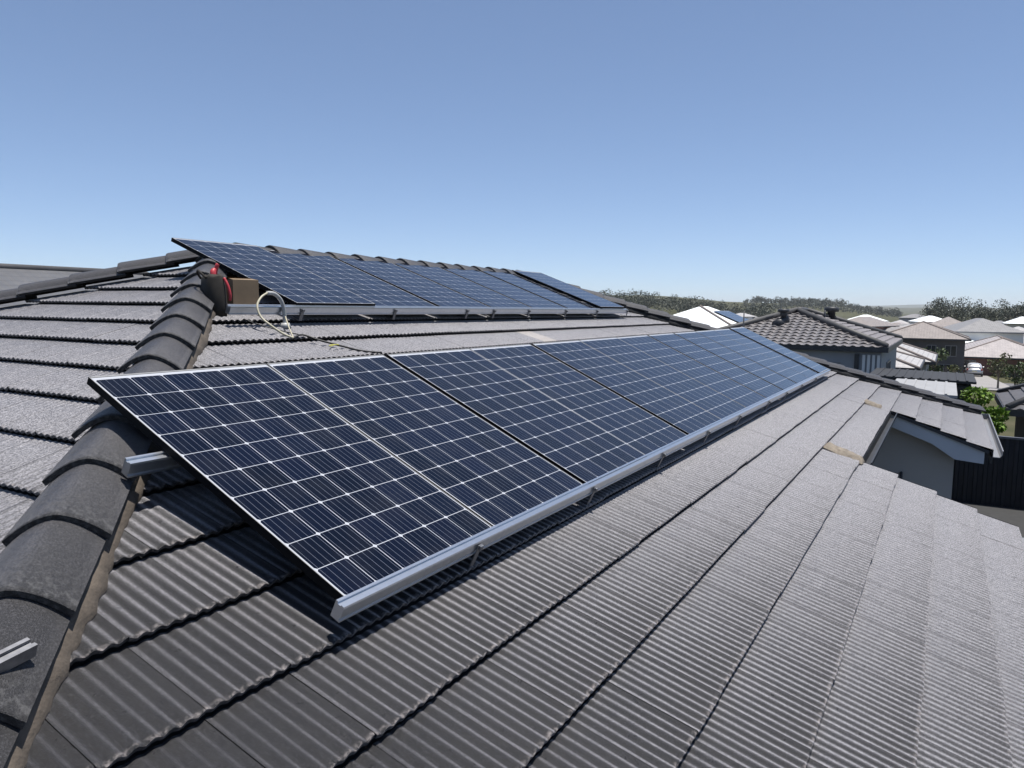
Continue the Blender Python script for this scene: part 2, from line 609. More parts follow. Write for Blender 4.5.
bedding(leftf, lambda t: (t - TR) * ct, TR + .2, 2.66, -1).build('mortar_bedding', MAT['mortar'], roof, HORG)
# mortar patches either end of the short course above the notch
def patch(x0, x1, t0, t1):
    mb = MB()
    nx, ny = 6, 12
    vs = []; fs = []
    for j in range(ny + 1):
        for i in range(nx + 1):
            e = (i in (0, nx)) or (j in (0, ny))
            x = x0 + (x1 - x0) * i / nx + random.uniform(-.012, .012)
            t = t0 + (t1 - t0) * j / ny + random.uniform(-.008, .008)
            vs.append(main(x, t, -0.02 if e else 0.022 + random.uniform(-.006, .006)))
    for j in range(ny):
        for i in range(nx):
            a = j * (nx + 1) + i
            fs.append((a, a + nx + 1, a + nx + 2, a + 1))
    mb.add(vs, fs, True)
    return mb
patch(6.50, 6.74, 0.80, 1.22).build('mortar_patch', MAT['patch'], roof, HORG)
patch(11.02, 11.25, 0.78, 1.06).build('mortar_patch', MAT['patch'], roof, HORG)

# ---- walls, barge boards, gutters
MAT['render'] = simple('rendered_wall', (0.40, 0.38, 0.355), 0.85, 0.06, 1.5, bmp=0.3, bscale=160, bdist=0.002)
MAT['barge'] = simple('barge_paint', (0.50, 0.52, 0.55), 0.5, 0.04, 3)
MAT['gutter'] = simple('gutter_paint', (0.20, 0.20, 0.205), 0.4, 0.06, 5)
MAT['darkpaint'] = simple('dark_paint', (0.03, 0.031, 0.035), 0.5, 0.1, 5)
ZE = main(0, 2.66).z
YE = main(0, 2.66).y
YW = YE + 0.47
wl = MB()
def wallbox(x0, y0, x1, y1, z1):
    wl.box((x0, y0, -0.3), (x1, y1, z1))
xl = HL(2.66) + 0.5; xr = HR(2.66) - 0.5
yb = 2 * RY - YE - 0.47
YN = main(0, TN).y + 0.40                   # wall at the back of the notch
wallbox(xl, YW, 6.45, YW + 0.2, ZE)         # front wall of the left wing
wallbox(xl, YW + .2, xl + 0.2, yb, ZE)
wallbox(xl, yb, xr, yb + 0.2, ZE)
wallbox(xr - 0.2, YW + .2, xr, yb, ZE)
wallbox(6.45, YN, 11.95, YN + 0.2, ZE + 0.4)
wallbox(11.95, YW, xr, YW + 0.2, ZE)
# raked side walls of the notch
def rake_wall(x0, x1):
    pts = [(YW, -0.3), (YN + .2, -0.3), (YN + .2, main(0, TN - .6).z - 0.2), (YW, main(0, 2.66 - 0.47 / ct).z - 0.12)]
    wl.prism(pts, lambda p, q, a: (a, p, q), x0, x1)
rake_wall(11.75, 11.95)
rake_wall(6.25, 6.45)
wl.build('wall', MAT['render'], house, HORG)

def barge(x0, x1):
    mb = MB()
    top = -0.075; wdt = 0.20
    t_a, t_b = TN - 0.08, 2.60
    pa = main(0, t_a, top); pb = main(0, t_b, top)
    pc = main(0, t_b, top - wdt); pd = main(0, 1.92, top - wdt); pe = main(0, t_a, top - wdt)
    zb = pc.z + 0.02
    poly = [(pa.y, pa.z), (pb.y, pb.z), (pb.y - 0.0, zb - 0.03), (YW, zb), (pd.y, pd.z), (pe.y, pe.z)]
    mb.prism(poly, lambda p, q, a: (a, p, q), x0, x1)
    return mb
barge(11.46, 11.50).build('barge_board', MAT['barge'], house, HORG)
barge(6.60, 6.64).build('barge_board', MAT['barge'], house, HORG)
sf = MB()
for (x0, x1) in ((11.50, 11.75), (6.45, 6.60)):
    sf = MB()
    pts = [main(0, TN - .1, -0.20), main(0, 2.0, -0.20), main(0, 2.0, -0.21), main(0, TN - .1, -0.21)]
    sf.prism([(p.y, p.z) for p in pts], lambda p, q, a: (a, p, q), x0, x1)
    sf.build('soffit', MAT['barge'], house, HORG)
# dark strips painted in for the shade under the tile edge
vt = MB()
for (x0, x1) in ((XN1 + 0.0, XN1 + 0.05), (XN0 - 0.06, XN0 + 0.004)):
    vt = MB()
    pts = [main(0, TN - .06, -0.036), main(0, 2.655, -0.036), main(0, 2.655, -0.085), main(0, TN - .06, -0.085)]
    vt.prism([(p.y, p.z) for p in pts], lambda p, q, a: (a, p, q), x0, x1)
    vt.build('verge_shade', MAT['darkpaint'], house, HORG)
va = MB()
pts = [main(0, TN - .02, -0.088), main(0, 2.655, -0.088), main(0, 2.655, -0.100), main(0, TN - .02, -0.100)]
va.prism([(p.y, p.z) for p in pts], lambda p, q, a: (a, p, q), XN0 - 0.05, XN0 + 0.055)
va.build('verge_angle', MAT['gutter'], house, HORG)

def gutter_x(x0, x1, y, z, mat, sg=-1, k=1.0):
    """quad gutter along x; its back stands at y, it opens upward"""
    mb = MB()
    pr = [(0, 0.005), (0, -0.10), (sg * 0.085, -0.10), (sg * 0.115, -0.06), (sg * 0.115, 0.0), (sg * 0.130, 0.0), (sg * 0.130, -0.012), (sg * 0.122, -0.012), (sg * 0.122, -0.066), (sg * 0.09, -0.108), (-sg * 0.006, -0.108), (-sg * 0.006, 0.005)]
    mb.prism([(y + p * k, z + q) for p, q in pr], lambda p, q, a: (a, p, q), x0, x1)
    return mb
gutter_x(HL(2.66), XN0 + 0.05, YE - 0.03, ZE - 0.02, MAT['gutter']).build('gutter', MAT['gutter'], house, HORG)
gutter_x(XN1 + 0.02, HR(2.66) + .12, YE - 0.03, ZE - 0.02, MAT['gutter']).build('gutter', MAT['gutter'], house, HORG)
yn = main(0, TN).y; zn = main(0, TN).z
gn = gutter_x(XN0 + 0.07, XN1 - 0.02, yn - 0.0, zn - 0.05, None, k=0.75).build('gutter', MAT['darkpaint'], house, HORG)
gl = MB(); gl.box((XN0 + 0.07, yn - 0.104, zn - 0.046), (XN1 - 0.02, yn - 0.082, zn - 0.038)); gl.build('gutter_lip', MAT['barge'], gn)
fb = MB()
fb.box((HL(2.6), YE - 0.028, ZE - 0.24), (XN0, YE + 0.0, ZE - 0.135))
fb.box((XN1 + .1, YE - 0.028, ZE - 0.24), (HR(2.6), YE + 0.0, ZE - 0.135))
fb.build('fascia', MAT['darkpaint'], house, HORG)
gr = MB()
def gutter_side(x, z):
    g_ = MB()
    pr = [(0, 0.005), (0, -0.10), (0.085, -0.10), (0.115, -0.06), (0.115, 0.0), (0.130, 0.0), (0.130, -0.012), (0.122, -0.012), (0.122, -0.066), (0.09, -0.108), (-0.006, -0.108), (-0.006, 0.005)]
    g_.prism([(x + p, z + q) for p, q in pr], lambda p, q, a: (p, a, q), YE - 0.15, 2 * RY - YE)
    return g_
gutter_side(HR(2.66) + 0.02, ZE - 0.02).build('gutter', MAT['gutter'], house, HORG)
# small black tap on the wing's side wall
tp = MB()
q = Vector((11.75, -2.62, 1.92))
tp.tube([q + Vector((0.01, 0, 0)), q + Vector((-0.06, 0, 0)), q + Vector((-0.09, 0, -0.03)), q + Vector((-0.09, 0, -0.12))], 0.018, 8)
tp.tube([q + Vector((0.01, -0.12, 0.03)), q + Vector((-0.07, -0.12, 0.03)), q + Vector((-0.08, -0.12, -0.16))], 0.022, 8)
tp.build('wall_tap', MAT['darkpaint'], house, HORG)

# ------------------------------------------------------------------ solar panels
PA = radians(25.0)
PW, PL = 1.0, 1.65
def panel_meshes():
    gm = bpy.data.meshes.new('cell_sheet')
    x0, x1, y0, y1 = 0.005, PW - 0.005, -PL + 0.005, -0.005
    gm.from_pydata([(x0, y0, -0.0015), (x1, y0, -0.0015), (x1, y1, -0.0015), (x0, y1, -0.0015)], [], [(0, 1, 2, 3)])
    uv = gm.uv_layers.new(name='UVMap')
    for i, (a, b) in enumerate(((x0, -y0), (x1, -y0), (x1, -y1), (x0, -y1))):
        uv.data[i].uv = (a, b)
    gm.materials.append(MAT['pv'])
    fm = MB()
    wd, dp = 0.006, 0.036
    fm.bbox((0, -PL, -dp), (wd, 0, 0), 0.0012)
    fm.bbox((PW - wd, -PL, -dp), (PW, 0, 0), 0.0012)
    fm.bbox((wd, -0.012, -dp), (PW - wd, 0, 0), 0.0012)
    fm.bbox((wd, -PL, -dp), (PW - wd, -PL + wd, 0), 0.0012)
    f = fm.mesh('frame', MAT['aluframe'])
    f.materials.append(MAT['frameshade'])
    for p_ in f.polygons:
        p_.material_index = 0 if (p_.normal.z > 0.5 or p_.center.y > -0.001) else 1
    bm_ = MB()
    bm_.box((wd, -PL + wd, -0.0075), (PW - wd, -wd, -0.0045))
    bm_.box((0.42, -0.22, -0.028), (0.58, -0.10, -0.0075))
    bk = bm_.mesh('backsheet', MAT['back'])
    return gm, f, bk
GM, FM, BK = panel_meshes()
def panel(loc, rx, label, group, ry=0.0):
    r = empty('solar_panel', loc, (rx, ry, 0), label, 'solar panel', group)
    link('cell_sheet', GM, r)
    link('frame', FM, r)
    link('backsheet', BK, r)
    return r
ORD = ['first', 'second', 'third', 'fourth', 'fifth', 'sixth', 'seventh', 'eighth', 'ninth', 'tenth', 'eleventh', 'twelfth']
def lowp(x, s, n):                          # point on the lower array: s down the glass, n off it
    return Vector((x, -s * cos(PA) - n * sin(PA), 4.25 - s * sin(PA) + n * cos(PA)))
x = 0.0
gaps = {1: .0095, 2: .045, 3: .010, 4: .045, 5: .010, 6: .010, 7: .043, 8: .043, 9: .010, 10: .010, 11: .046}
for i in range(12):
    if i: x += PW - 0.0065 + gaps[i] - 0.0035
    lab = {0: 'nearest solar panel of the long lower row, its raised corner overhanging the left hip',
           11: 'farthest solar panel of the long lower row, set slightly apart beyond a wide gap'}.get(i,
           '%s solar panel from the near end of the long lower row of twelve' % ORD[i])
    n = 0.012 if i == 11 else random.uniform(-0.0008, 0.0008)
    o = panel(lowp(x, 0, n), PA + random.uniform(-.0015, .0015), lab, 'solar panels of the lower row', random.uniform(-.002, .002))
    o.scale = (0.988 if i in (1, 3, 6, 7, 10) else 0.9935, 1, 1)
LOW_END = x + PW

# upper array, flush with the roof slope
UA = PA - 0.0813
UX0, US, UZ = 2.4625, -2.9436, 0.3923
def upo():                                  # panel coordinates of the lower array -> world
    return Vector((0, -US * cos(PA) + UZ * sin(PA), 4.25 - US * sin(PA) - UZ * cos(PA)))
UO = upo()
def upp(x, s, n):
    return UO + Vector((x, -s * cos(UA) - n * sin(UA), -s * sin(UA) + n * cos(UA)))
for i in range(7):
    xx = UX0 + i * 1.012 + (0.02 if i == 6 else 0)
    lab = {0: 'nearest solar panel of the upper row, overhanging the left hip above the cardboard box',
           6: 'solar panel at the far end of the upper row, raised above the right hip'}.get(i,
           '%s solar panel from the near end of the upper row along the ridge' % ORD[i])
    n = {0: 0.03, 6: 0.035}.get(i, random.uniform(-.003, .003))
    o = panel(upp(xx, 0, n), UA + random.uniform(-.002, .002), lab, 'solar panels of the upper row', random.uniform(-.002, .002))
    o.scale = (0.958, 1, 1)
UP_END = UX0 + 7 * 1.012 + 0.02

# rails
def rail(name, fr, x0, x1, s0, top, label, feet=(), drop=0.075, front=True, roofh=None):
    r0 = fr(x0, s0, top - 0.06)
    root = empty('mounting_rail', r0, (0, 0, 0), label, 'mounting rail', None)
    mb = MB()
    # profile in (s, n): two lips with a slot between on top, a step on the face
    pr = [(0, 0), (0.010, 0), (0.010, -0.009), (0.026, -0.009), (0.026, -0.004), (0.040, -0.004), (0.042, -0.012), (0.042, -0.050), (0.036, -0.053), (0.036, -0.058), (0.044, -0.060), (0.044, -0.068), (0, -0.068)]
    mb.prism([(s0 + a, top + b) for a, b in pr][::-1], lambda s, n, xx: fr(xx, s, n), x0, x1)
    mb.build('rail_profile', MAT['alu'], root, r0)
    for fx in feet:
        b = MB()
        s1 = s0 + 0.046
        b.bbox((0, s1, top - 0.068 - drop), (0.032, s1 + 0.006, top - 0.018), 0.001, lambda a, s, n: fr(fx + a, s, n))
        b.bbox((0, s1 - 0.10, top - 0.074 - drop), (0.032, s1 + 0.006, top - 0.068 - drop), 0.001, lambda a, s, n: fr(fx + a, s, n))
        b.bbox((0.004, s1 + 0.006, top - 0.040), (0.028, s1 + 0.018, top - 0.016), 0.003, lambda a, s, n: fr(fx + a, s, n))
        b.build('roof_bracket', MAT['steel'], root, r0)
    return root
rail('r', lowp, -0.045, LOW_END + 0.06, 1.640, 0.008, 'long aluminium rail edging the bottom of the lower panel row', (0.806, 2.063, 3.297, 4.486, 5.629, 7.034, 8.132, 9.287, 10.557), 0.085)
rail('r', lowp, -0.165, LOW_END - 0.1, 0.575, -0.038, 'aluminium rail under the lower panel row, its cut end poking out over the left hip', (1.5, 4.2, 6.9, 9.6), 0.085)
rail('r', upp, 1.80, UP_END + 0.06, 1.640, 0.008, 'aluminium rail edging the bottom of the upper row and running past the cardboard box', (2.49, 3.67, 4.90, 5.46, 6.29, 7.34, 8.39, 9.60), 0.045)
rail('r', upp, UX0 + 0.05, UP_END - .2, 0.42, -0.038, 'aluminium rail hidden under the top of the upper panel row', (3.6, 6.2), 0.035)

# ------------------------------------------------------------------ things lying on the roof
MAT['card'] = simple('cardboard', (0.22, 0.155, 0.095), 0.85, 0.12, 8)
MAT['bag'] = simple('bag_canvas', (0.022, 0.018, 0.014), 0.85, 0.4, 12, bmp=0.4, bscale=90, bdist=0.004)
MAT['bagblue'] = simple('dark_blue', (0.012, 0.018, 0.040), 0.8, 0.3, 12)
MAT['red'] = simple('red_grip', (0.45, 0.035, 0.045), 0.5, 0.2, 20)
MAT['cream'] = simple('cream_conduit', (0.42, 0.385, 0.28), 0.5, 0.1, 12)
MAT['greyc'] = simple('grey_conduit', (0.36, 0.36, 0.35), 0.5, 0.1, 12)
MAT['black'] = simple('black_cable', (0.012, 0.012, 0.012), 0.5)
MAT['yellow'] = simple('yellow_tie', (0.45, 0.42, 0.08), 0.6)

# cardboard box, standing behind the rail end
bx = main(2.15, -3.20, 0.0)
box = empty('cardboard_box', bx, (0, 0, radians(-14)), 'small brown cardboard box standing beside the dark tool bag under the upper row', 'box')
b = MB()
W2, D2, Hh, tk = 0.105, 0.09, 0.225, 0.004
for (a, c) in (((-W2, -D2, -.05), (W2, -D2 + tk, Hh)), ((-W2, D2 - tk, -.05), (W2, D2, Hh)), ((-W2, -D2 + tk, -.05), (-W2 + tk, D2 - tk, Hh)), ((W2 - tk, -D2 + tk, -.05), (W2, D2 - tk, Hh)), ((-W2 + tk, -D2 + tk, -.05), (W2 - tk, D2 - tk, -.045))):
    b.box(a, c)
b.build('carton', MAT['card'], box)
fl = MB()
fl.add([(-W2, -D2, Hh), (W2, -D2, Hh), (W2 - .01, -D2 + .09, Hh + .012), (-W2 + .01, -D2 + .09, Hh + .010)], [(0, 1, 2, 3)])
fl.add([(-W2, D2, Hh), (W2, D2, Hh), (W2 - .01, D2 - .095, Hh + .016), (-W2 + .01, D2 - .095, Hh + .02)], [(3, 2, 1, 0)])
fl.build('flap', MAT['card'], box)

# tool bag, leaning on the hip
tb = main(1.89, -3.18, 0.0)
bag = empty('tool_bag', tb, (0, radians(-6), radians(-25)), 'dark canvas tool bag with a red handled tool sticking out, leaning on the hip caps', 'tool bag')
def loft(rings, cap0=True, cap1=True):
    mb = MB()
    n = len(rings[0])
    vs = [p for r in rings for p in r]
    fs = []
    for i in range(len(rings) - 1):
        for k in range(n):
            fs.append((i * n + k, i * n + (k + 1) % n, (i + 1) * n + (k + 1) % n, (i + 1) * n + k))
    if cap0: fs.append(tuple(range(n - 1, -1, -1)))
    if cap1: fs.append(tuple((len(rings) - 1) * n + k for k in range(n)))
    mb.add(vs, fs, True)
    return mb
def sq_ring(a, b_, z, n=20, e=3.5, dx=0, dy=0, wob=0):
    out = []
    for k in range(n):
        t = 2 * pi * k / n
        c_, s_ = cos(t), sin(t)
        r = (abs(c_) ** e + abs(s_) ** e) ** (-1 / e)
        out.append((dx + a * r * c_ + random.uniform(-wob, wob), dy + b_ * r * s_ + random.uniform(-wob, wob), z + random.uniform(-wob, wob)))
    return out
loft([sq_ring(.070, .12, -.05), sq_ring(.080, .13, 0.0), sq_ring(.083, .132, .08, wob=.004), sq_ring(.076, .13, .16, dx=.004, wob=.005), sq_ring(.066, .12, .24, dx=.010, wob=.006), sq_ring(.056, .11, .262, dx=.012, wob=.006), sq_ring(.044, .098, .235, dx=.012)], True, True).build('canvas_body', MAT['bag'], bag)
b = MB()
b.tube(catmull([(.0, -.07, .20), (.005, -.07, .25), (.012, -.06, .285), (.03, -.05, .295)], 5), [.018, .019, .020, .021, .021, .022, .022, .022, .022, .022, .021, .020, .019, .018, .017, .014][:16], 10)
b.tube(catmull([(.03, -.02, .21), (.03, -.04, .27), (.045, -.05, .32), (.055, -.05, .335)], 5), [.015] * 15 + [.011], 10)
b.build('red_handle', MAT['red'], bag)
b = MB()
b.tube(catmull([(.072, -.10, .23), (.088, -.12, .17), (.094, -.125, .10), (.088, -.12, .06)], 5), .011, 8)
b.build('strap', MAT['red'], bag)
b = MB()
b.tube(catmull([(-.05, -.08, .24), (-.075, -.05, .28), (-.08, 0, .30), (-.075, .05, .28), (-.05, .08, .24)], 5), .009, 8)
b.build('carry_handle', MAT['bag'], bag)
fl = MB()
pts = []
for j in range(5):
    for i in range(6):
        pts.append((-.085 - .035 * i, -.10 + .05 * j, .045 - .010 * i + .012 * sin(i * 1.4 + j) - (0.02 if i == 5 else 0)))
fl.add(pts, [(j * 6 + i, j * 6 + i + 1, (j + 1) * 6 + i + 1, (j + 1) * 6 + i) for j in range(4) for i in range(5)], True)
o = fl.build('blue_sheet', MAT['bagblue'], bag)  # thin dark blue sheet lying left of the bag
md = o.modifiers.new('t', 'SOLIDIFY'); md.thickness = 0.008

# conduit loop and cable
def P(x_, y_, z_): return Vector((x_, y_, z_))
cb = main(2.30, -2.86, 0.0)
cond = empty('conduit_loop', cb, label='grey gooseneck conduit with a cream cable loop in front of the upper rail', cat='conduit')
def cl(x_, h_, back=0.0):                   # local: x along the roof, h straight up
    return (x_, back, h_)
b = MB()
b.tube(catmull([cl(0, -.02), cl(-.005, .10), cl(-.035, .185), cl(-.10, .235), cl(-.17, .24)], 6), .0155, 10)
b.tube([cl(0, -.03), cl(0, .012)], [.05, .035], 12)
b.build('gooseneck', MAT['greyc'], cond)
b = MB()
b.tube(catmull([cl(-.17, .24), cl(-.24, .205, -.01), cl(-.295, .14, -.03), cl(-.305, .06, -.08), cl(-.28, .0, -.15), cl(-.22, -.06, -.21), cl(-.165, -.095, -.265)], 6), .0085, 8)
b.tube(catmull([cl(-.165, -.095, -.265), cl(-.12, -.035, -.18), cl(-.07, .02, -.10), cl(-.03, .06, -.04)], 5), .0055, 6)
b.build('cream_cable', MAT['cream'], cond)
b = MB()
def onroof(x_, t_, h_=0.018): return main(x_, t_, h_) - cb
b.tube(catmull([cl(-.165, -.095, -.265), onroof(2.24, -2.60), onroof(2.32, -2.50, .012), onroof(2.45, -2.38, .006), onroof(2.58, -2.28, .0), onroof(2.72, -2.20, .012)], 5), .008, 6)
b.tube(catmull([onroof(1.95, -2.93, .02), onroof(2.02, -2.80), onroof(2.12, -2.68), onroof(2.22, -2.60)], 5), .005, 6)
b.build('black_cable', MAT['black'], cond)
b = MB()
b.tube(catmull([onroof(2.30, -2.36), onroof(2.36, -2.36, .03), onroof(2.40, -2.37, .02), onroof(2.36, -2.40, .012), onroof(2.31, -2.38, .012)], 5), .004, 6)
b.build('yellow_tie', MAT['yellow'], cond)

# ------------------------------------------------------------------ the land: one sheet out to the horizon
def sstep(a, b, x):
    t = min(1.0, max(0.0, (x - a) / (b - a)))
    return t * t * (3 - 2 * t)
def vnoise(x, y, s):
    x /= s; y /= s
    return (sin(x * 1.3 + 0.7 * sin(y * 0.9)) + sin(y * 1.1 + 1.3 * sin(x * 0.6 + 1)) + 0.5 * sin(2.3 * x + 1.7 * y)) / 2.5
def land(x, y):
    dx, dy = x - CAM.x, y - CAM.y
    D = sqrt(dx * dx + dy * dy)
    az = math.degrees(atan2(dy, dx))
    fwd = max(0.0, cos(radians(az)))
    z = -0.04 * max(0.0, min(D, 112) - 25) * sstep(0.2, 0.8, fwd)
    z += 11.5 * sstep(12.5, 20, az) * sstep(430, 720, D) * (1 - sstep(46, 75, az))
    z += 3.0 * vnoise(x, y, 170) * sstep(350, 700, D) * sstep(5, 14, az)
    z += (21 + 3.5 * vnoise(x, y, 230)) * sstep(900, 1500, D) * sstep(2.6, 8.5, az) * (1 - sstep(60, 80, az))
    z += 5 * sstep(300, 420, D) * (1 - sstep(0.6, 2.4, az)) * sstep(-60, -40, az)
    z += (30 + 9 * vnoise(x, y, 900)) * sstep(3200, 5200, D)
    return z
gv = []; gf = []
azs = [-180 + 10 * i for i in range(15)] + [-30 + 0.75 * i for i in range(107)] + [50.5 + 9.25 * i for i in range(15)]
azs = [a for a in azs if a < 179.9]
Ds = [0.0, 8, 16, 22, 28, 36, 46, 58, 74, 92, 114, 140, 180, 230, 290, 350, 400, 450, 520, 600, 680, 760, 850, 950, 1080, 1220, 1380, 1550, 1800, 2200, 2700, 3300, 3900, 4500, 5200, 6200, 7400, 9000, 11000]
na = len(azs)
for D in Ds:
    for a in azs:
        x_ = CAM.x + D * cos(radians(a)); y_ = CAM.y + D * sin(radians(a))
        gv.append((x_, y_, land(x_, y_)))
for i in range(len(Ds) - 1):
    for k in range(na):
        k2 = (k + 1) % na
        gf.append((i * na + k, (i + 1) * na + k, (i + 1) * na + k2, i * na + k2))
def ground_mat():
    m, t, b = newmat('dry_grass_ground')
    co = objco(t)
    a_ = ramp(t, noise(t, co, 0.012, 6, 0.6), 0.40, 0.62)
    b_ = ramp(t, noise(t, co, 0.25, 6, 0.65), 0.35, 0.7)
    c = mixc(t, b_, (0.030, 0.036, 0.016), (0.085, 0.075, 0.045))
    c = mixc(t, a_, c, mixc(t, b_, (0.045, 0.052, 0.022), (0.10, 0.09, 0.05)))
    t.links.new(c, b.inputs['Base Color'])
    b.inputs['Roughness'].default_value = 0.95
    b.inputs['Specular IOR Level'].default_value = 0.1
    return m
gmb = MB(); gmb.add(gv, gf, True)
tag(gmb.build('ground', ground_mat()), kind='structure')

# dark ground strip beside the house, street and driveway
MAT['concrete'] = simple('concrete', (0.25, 0.235, 0.225), 0.9, 0.12, 0.8)
MAT['asphalt'] = simple('asphalt', (0.10, 0.098, 0.10), 0.9, 0.15, 0.6)
def strip(name, pts, mat, lift):
    mb = MB()
    vs = []
    n = len(pts)
    for (cx_, cy_, wx, wy) in pts:
        for sgn in (-1, 1):
            xx, yy = cx_ + sgn * wx, cy_ + sgn * wy
            vs.append((xx, yy, land(xx, yy) + lift))
    mb.add(vs, [(2 * i, 2 * i + 1, 2 * i + 3, 2 * i + 2) for i in range(n - 1)])
    return tag(mb.build(name, mat), kind='structure')
fine_ = lambda a, b_, n: [tuple(a[k] + (b_[k] - a[k]) * i / n for k in range(4)) for i in range(n + 1)]
strip('driveway', fine_((72, -6.2, 0, 2.6), (109.5, -5.2, 0, 2.7), 14), MAT['concrete'], 0.10)
strip('street', fine_((86, -40, 3.2, 0), (86, -3.0, 3.2, 0), 14) , MAT['asphalt'], 0.07)
strip('side_strip', fine_((2.6, -4.9, 0, 1.9), (18.8, -4.9, 0, 1.9), 8), simple('dark_ground', (0.03, 0.03, 0.03), 0.9), 0.03)

# ------------------------------------------------------------------ houses
MAT['bark'] = simple('bark', (0.16, 0.13, 0.10), 0.9, 0.3, 8)
def roofmat(name, col, course=0.36, var=0.25):
    m, t, b = newmat(name)
    uv = N(t, 'ShaderNodeUVMap', uv_map='UVMap').outputs[0]
    sp = t.nodes.new('ShaderNodeSeparateXYZ')
    t.links.new(uv, sp.inputs[0])
    fy = math_n(t, 'FRACT', math_n(t, 'DIVIDE', sp.outputs[1], course))
    fx = math_n(t, 'FRACT', math_n(t, 'DIVIDE', sp.outputs[0], 0.30))
    wavex = math_n(t, 'ABSOLUTE', math_n(t, 'SUBTRACT', fx, 0.5))
    h = math_n(t, 'ADD', math_n(t, 'MULTIPLY', fy, 0.6), math_n(t, 'MULTIPLY', wavex, 1.2))
    n1 = ramp(t, noise(t, uv, 1.3, 5, 0.65), 0.3, 0.72)
    c = mixc(t, n1, tuple(x * (1 - var) for x in col), tuple(x * (1 + var) for x in col))
    line = math_n(t, 'GREATER_THAN', fy, 0.90)
    c = mixc(t, math_n(t, 'MULTIPLY', line, 0.55), c, tuple(x * 0.35 for x in col))
    t.links.new(c, b.inputs['Base Color'])
    b.inputs['Roughness'].default_value = 0.62
    b.inputs['Sheen Weight'].default_value = 0.25
    bump(t, b, h, 0.9, 0.035)
    return m
ROOFM = {
    'grey': roofmat('grey_tile_roof', (0.20, 0.19, 0.185)),
    'brown': roofmat('brown_tile_roof', (0.22, 0.185, 0.165)),
    'pink': roofmat('pinkish_tile_roof', (0.34, 0.30, 0.285)),
    'dark': roofmat('dark_tile_roof', (0.07, 0.068, 0.07)),
    'pale': roofmat('pale_grey_tile_roof', (0.38, 0.36, 0.345)),
    'white': simple('white_metal_roof', (0.80, 0.82, 0.81), 0.45, 0.03, 2),
}
WALLM = {
    'cream': simple('cream_wall', (0.48, 0.44, 0.38), 0.85, 0.08, 1),
    'dark': simple('dark_wall', (0.07, 0.065, 0.065), 0.8, 0.15, 1),
    'brick': simple('brick_wall', (0.17, 0.085, 0.07), 0.85, 0.25, 14),
    'grey': simple('grey_wall', (0.26, 0.27, 0.29), 0.8, 0.08, 1),
    'white': simple('white_wall', (0.66, 0.66, 0.65), 0.8, 0.05, 1),
}
def glass_mat():
    m, t, b = newmat('window_glass')
    b.inputs['Base Color'].default_value = (0.02, 0.024, 0.03, 1)
    b.inputs['Roughness'].default_value = 0.06
    return m
MAT['glass'] = glass_mat()

def hip_roof_mesh(L, W, pitch, ov, eave, mat, gable=False, name='roof'):
    """ridge along local x, centre at the origin; UVs: along the eave, down the slope"""
    a, b = L / 2 + ov, W / 2 + ov
    rise = tan(pitch) * b
    r = a if gable else max(a - b, 0.05)
    z0 = eave - tan(pitch) * ov
    P_ = [(-a, -b, z0), (a, -b, z0), (a, b, z0), (-a, b, z0), (-r, 0, z0 + rise), (r, 0, z0 + rise)]
    faces = [(0, 1, 5, 4), (2, 3, 4, 5), (3, 0, 4), (1, 2, 5)]
    mb = MB()
    mb.add(P_, faces)
    # eave thickness and a flat lining under it
    th = 0.16
    lo = [(p[0], p[1], p[2] - th) for p in P_[:4]]
    n0 = len(mb.v)
    mb.add(P_[:4] + lo, [(0, 4, 5, 1), (1, 5, 6, 2), (2, 6, 7, 3), (3, 7, 4, 0), (4, 7, 6, 5)])
    me = mb.mesh(name, mat)
    uv = me.uv_layers.new(name='UVMap')
    sl_ = sqrt(b * b + rise * rise)
    for pi_, poly in enumerate(me.polygons):
        for li in poly.loop_indices:
            v = me.vertices[me.loops[li].vertex_index].co
            if pi_ in (0, 1): uv.data[li].uv = (v.x, sl_ * (1 - (v.z - z0) / rise))
            else: uv.data[li].uv = (v.y, sl_ * (1 - (v.z - z0) / rise))
    return me, P_, z0, rise, r, a, b

def capline(pts, r=0.11):
    mb = MB()
    for a, b in pts:
        mb.tube([a, b], r, 6)
    return mb

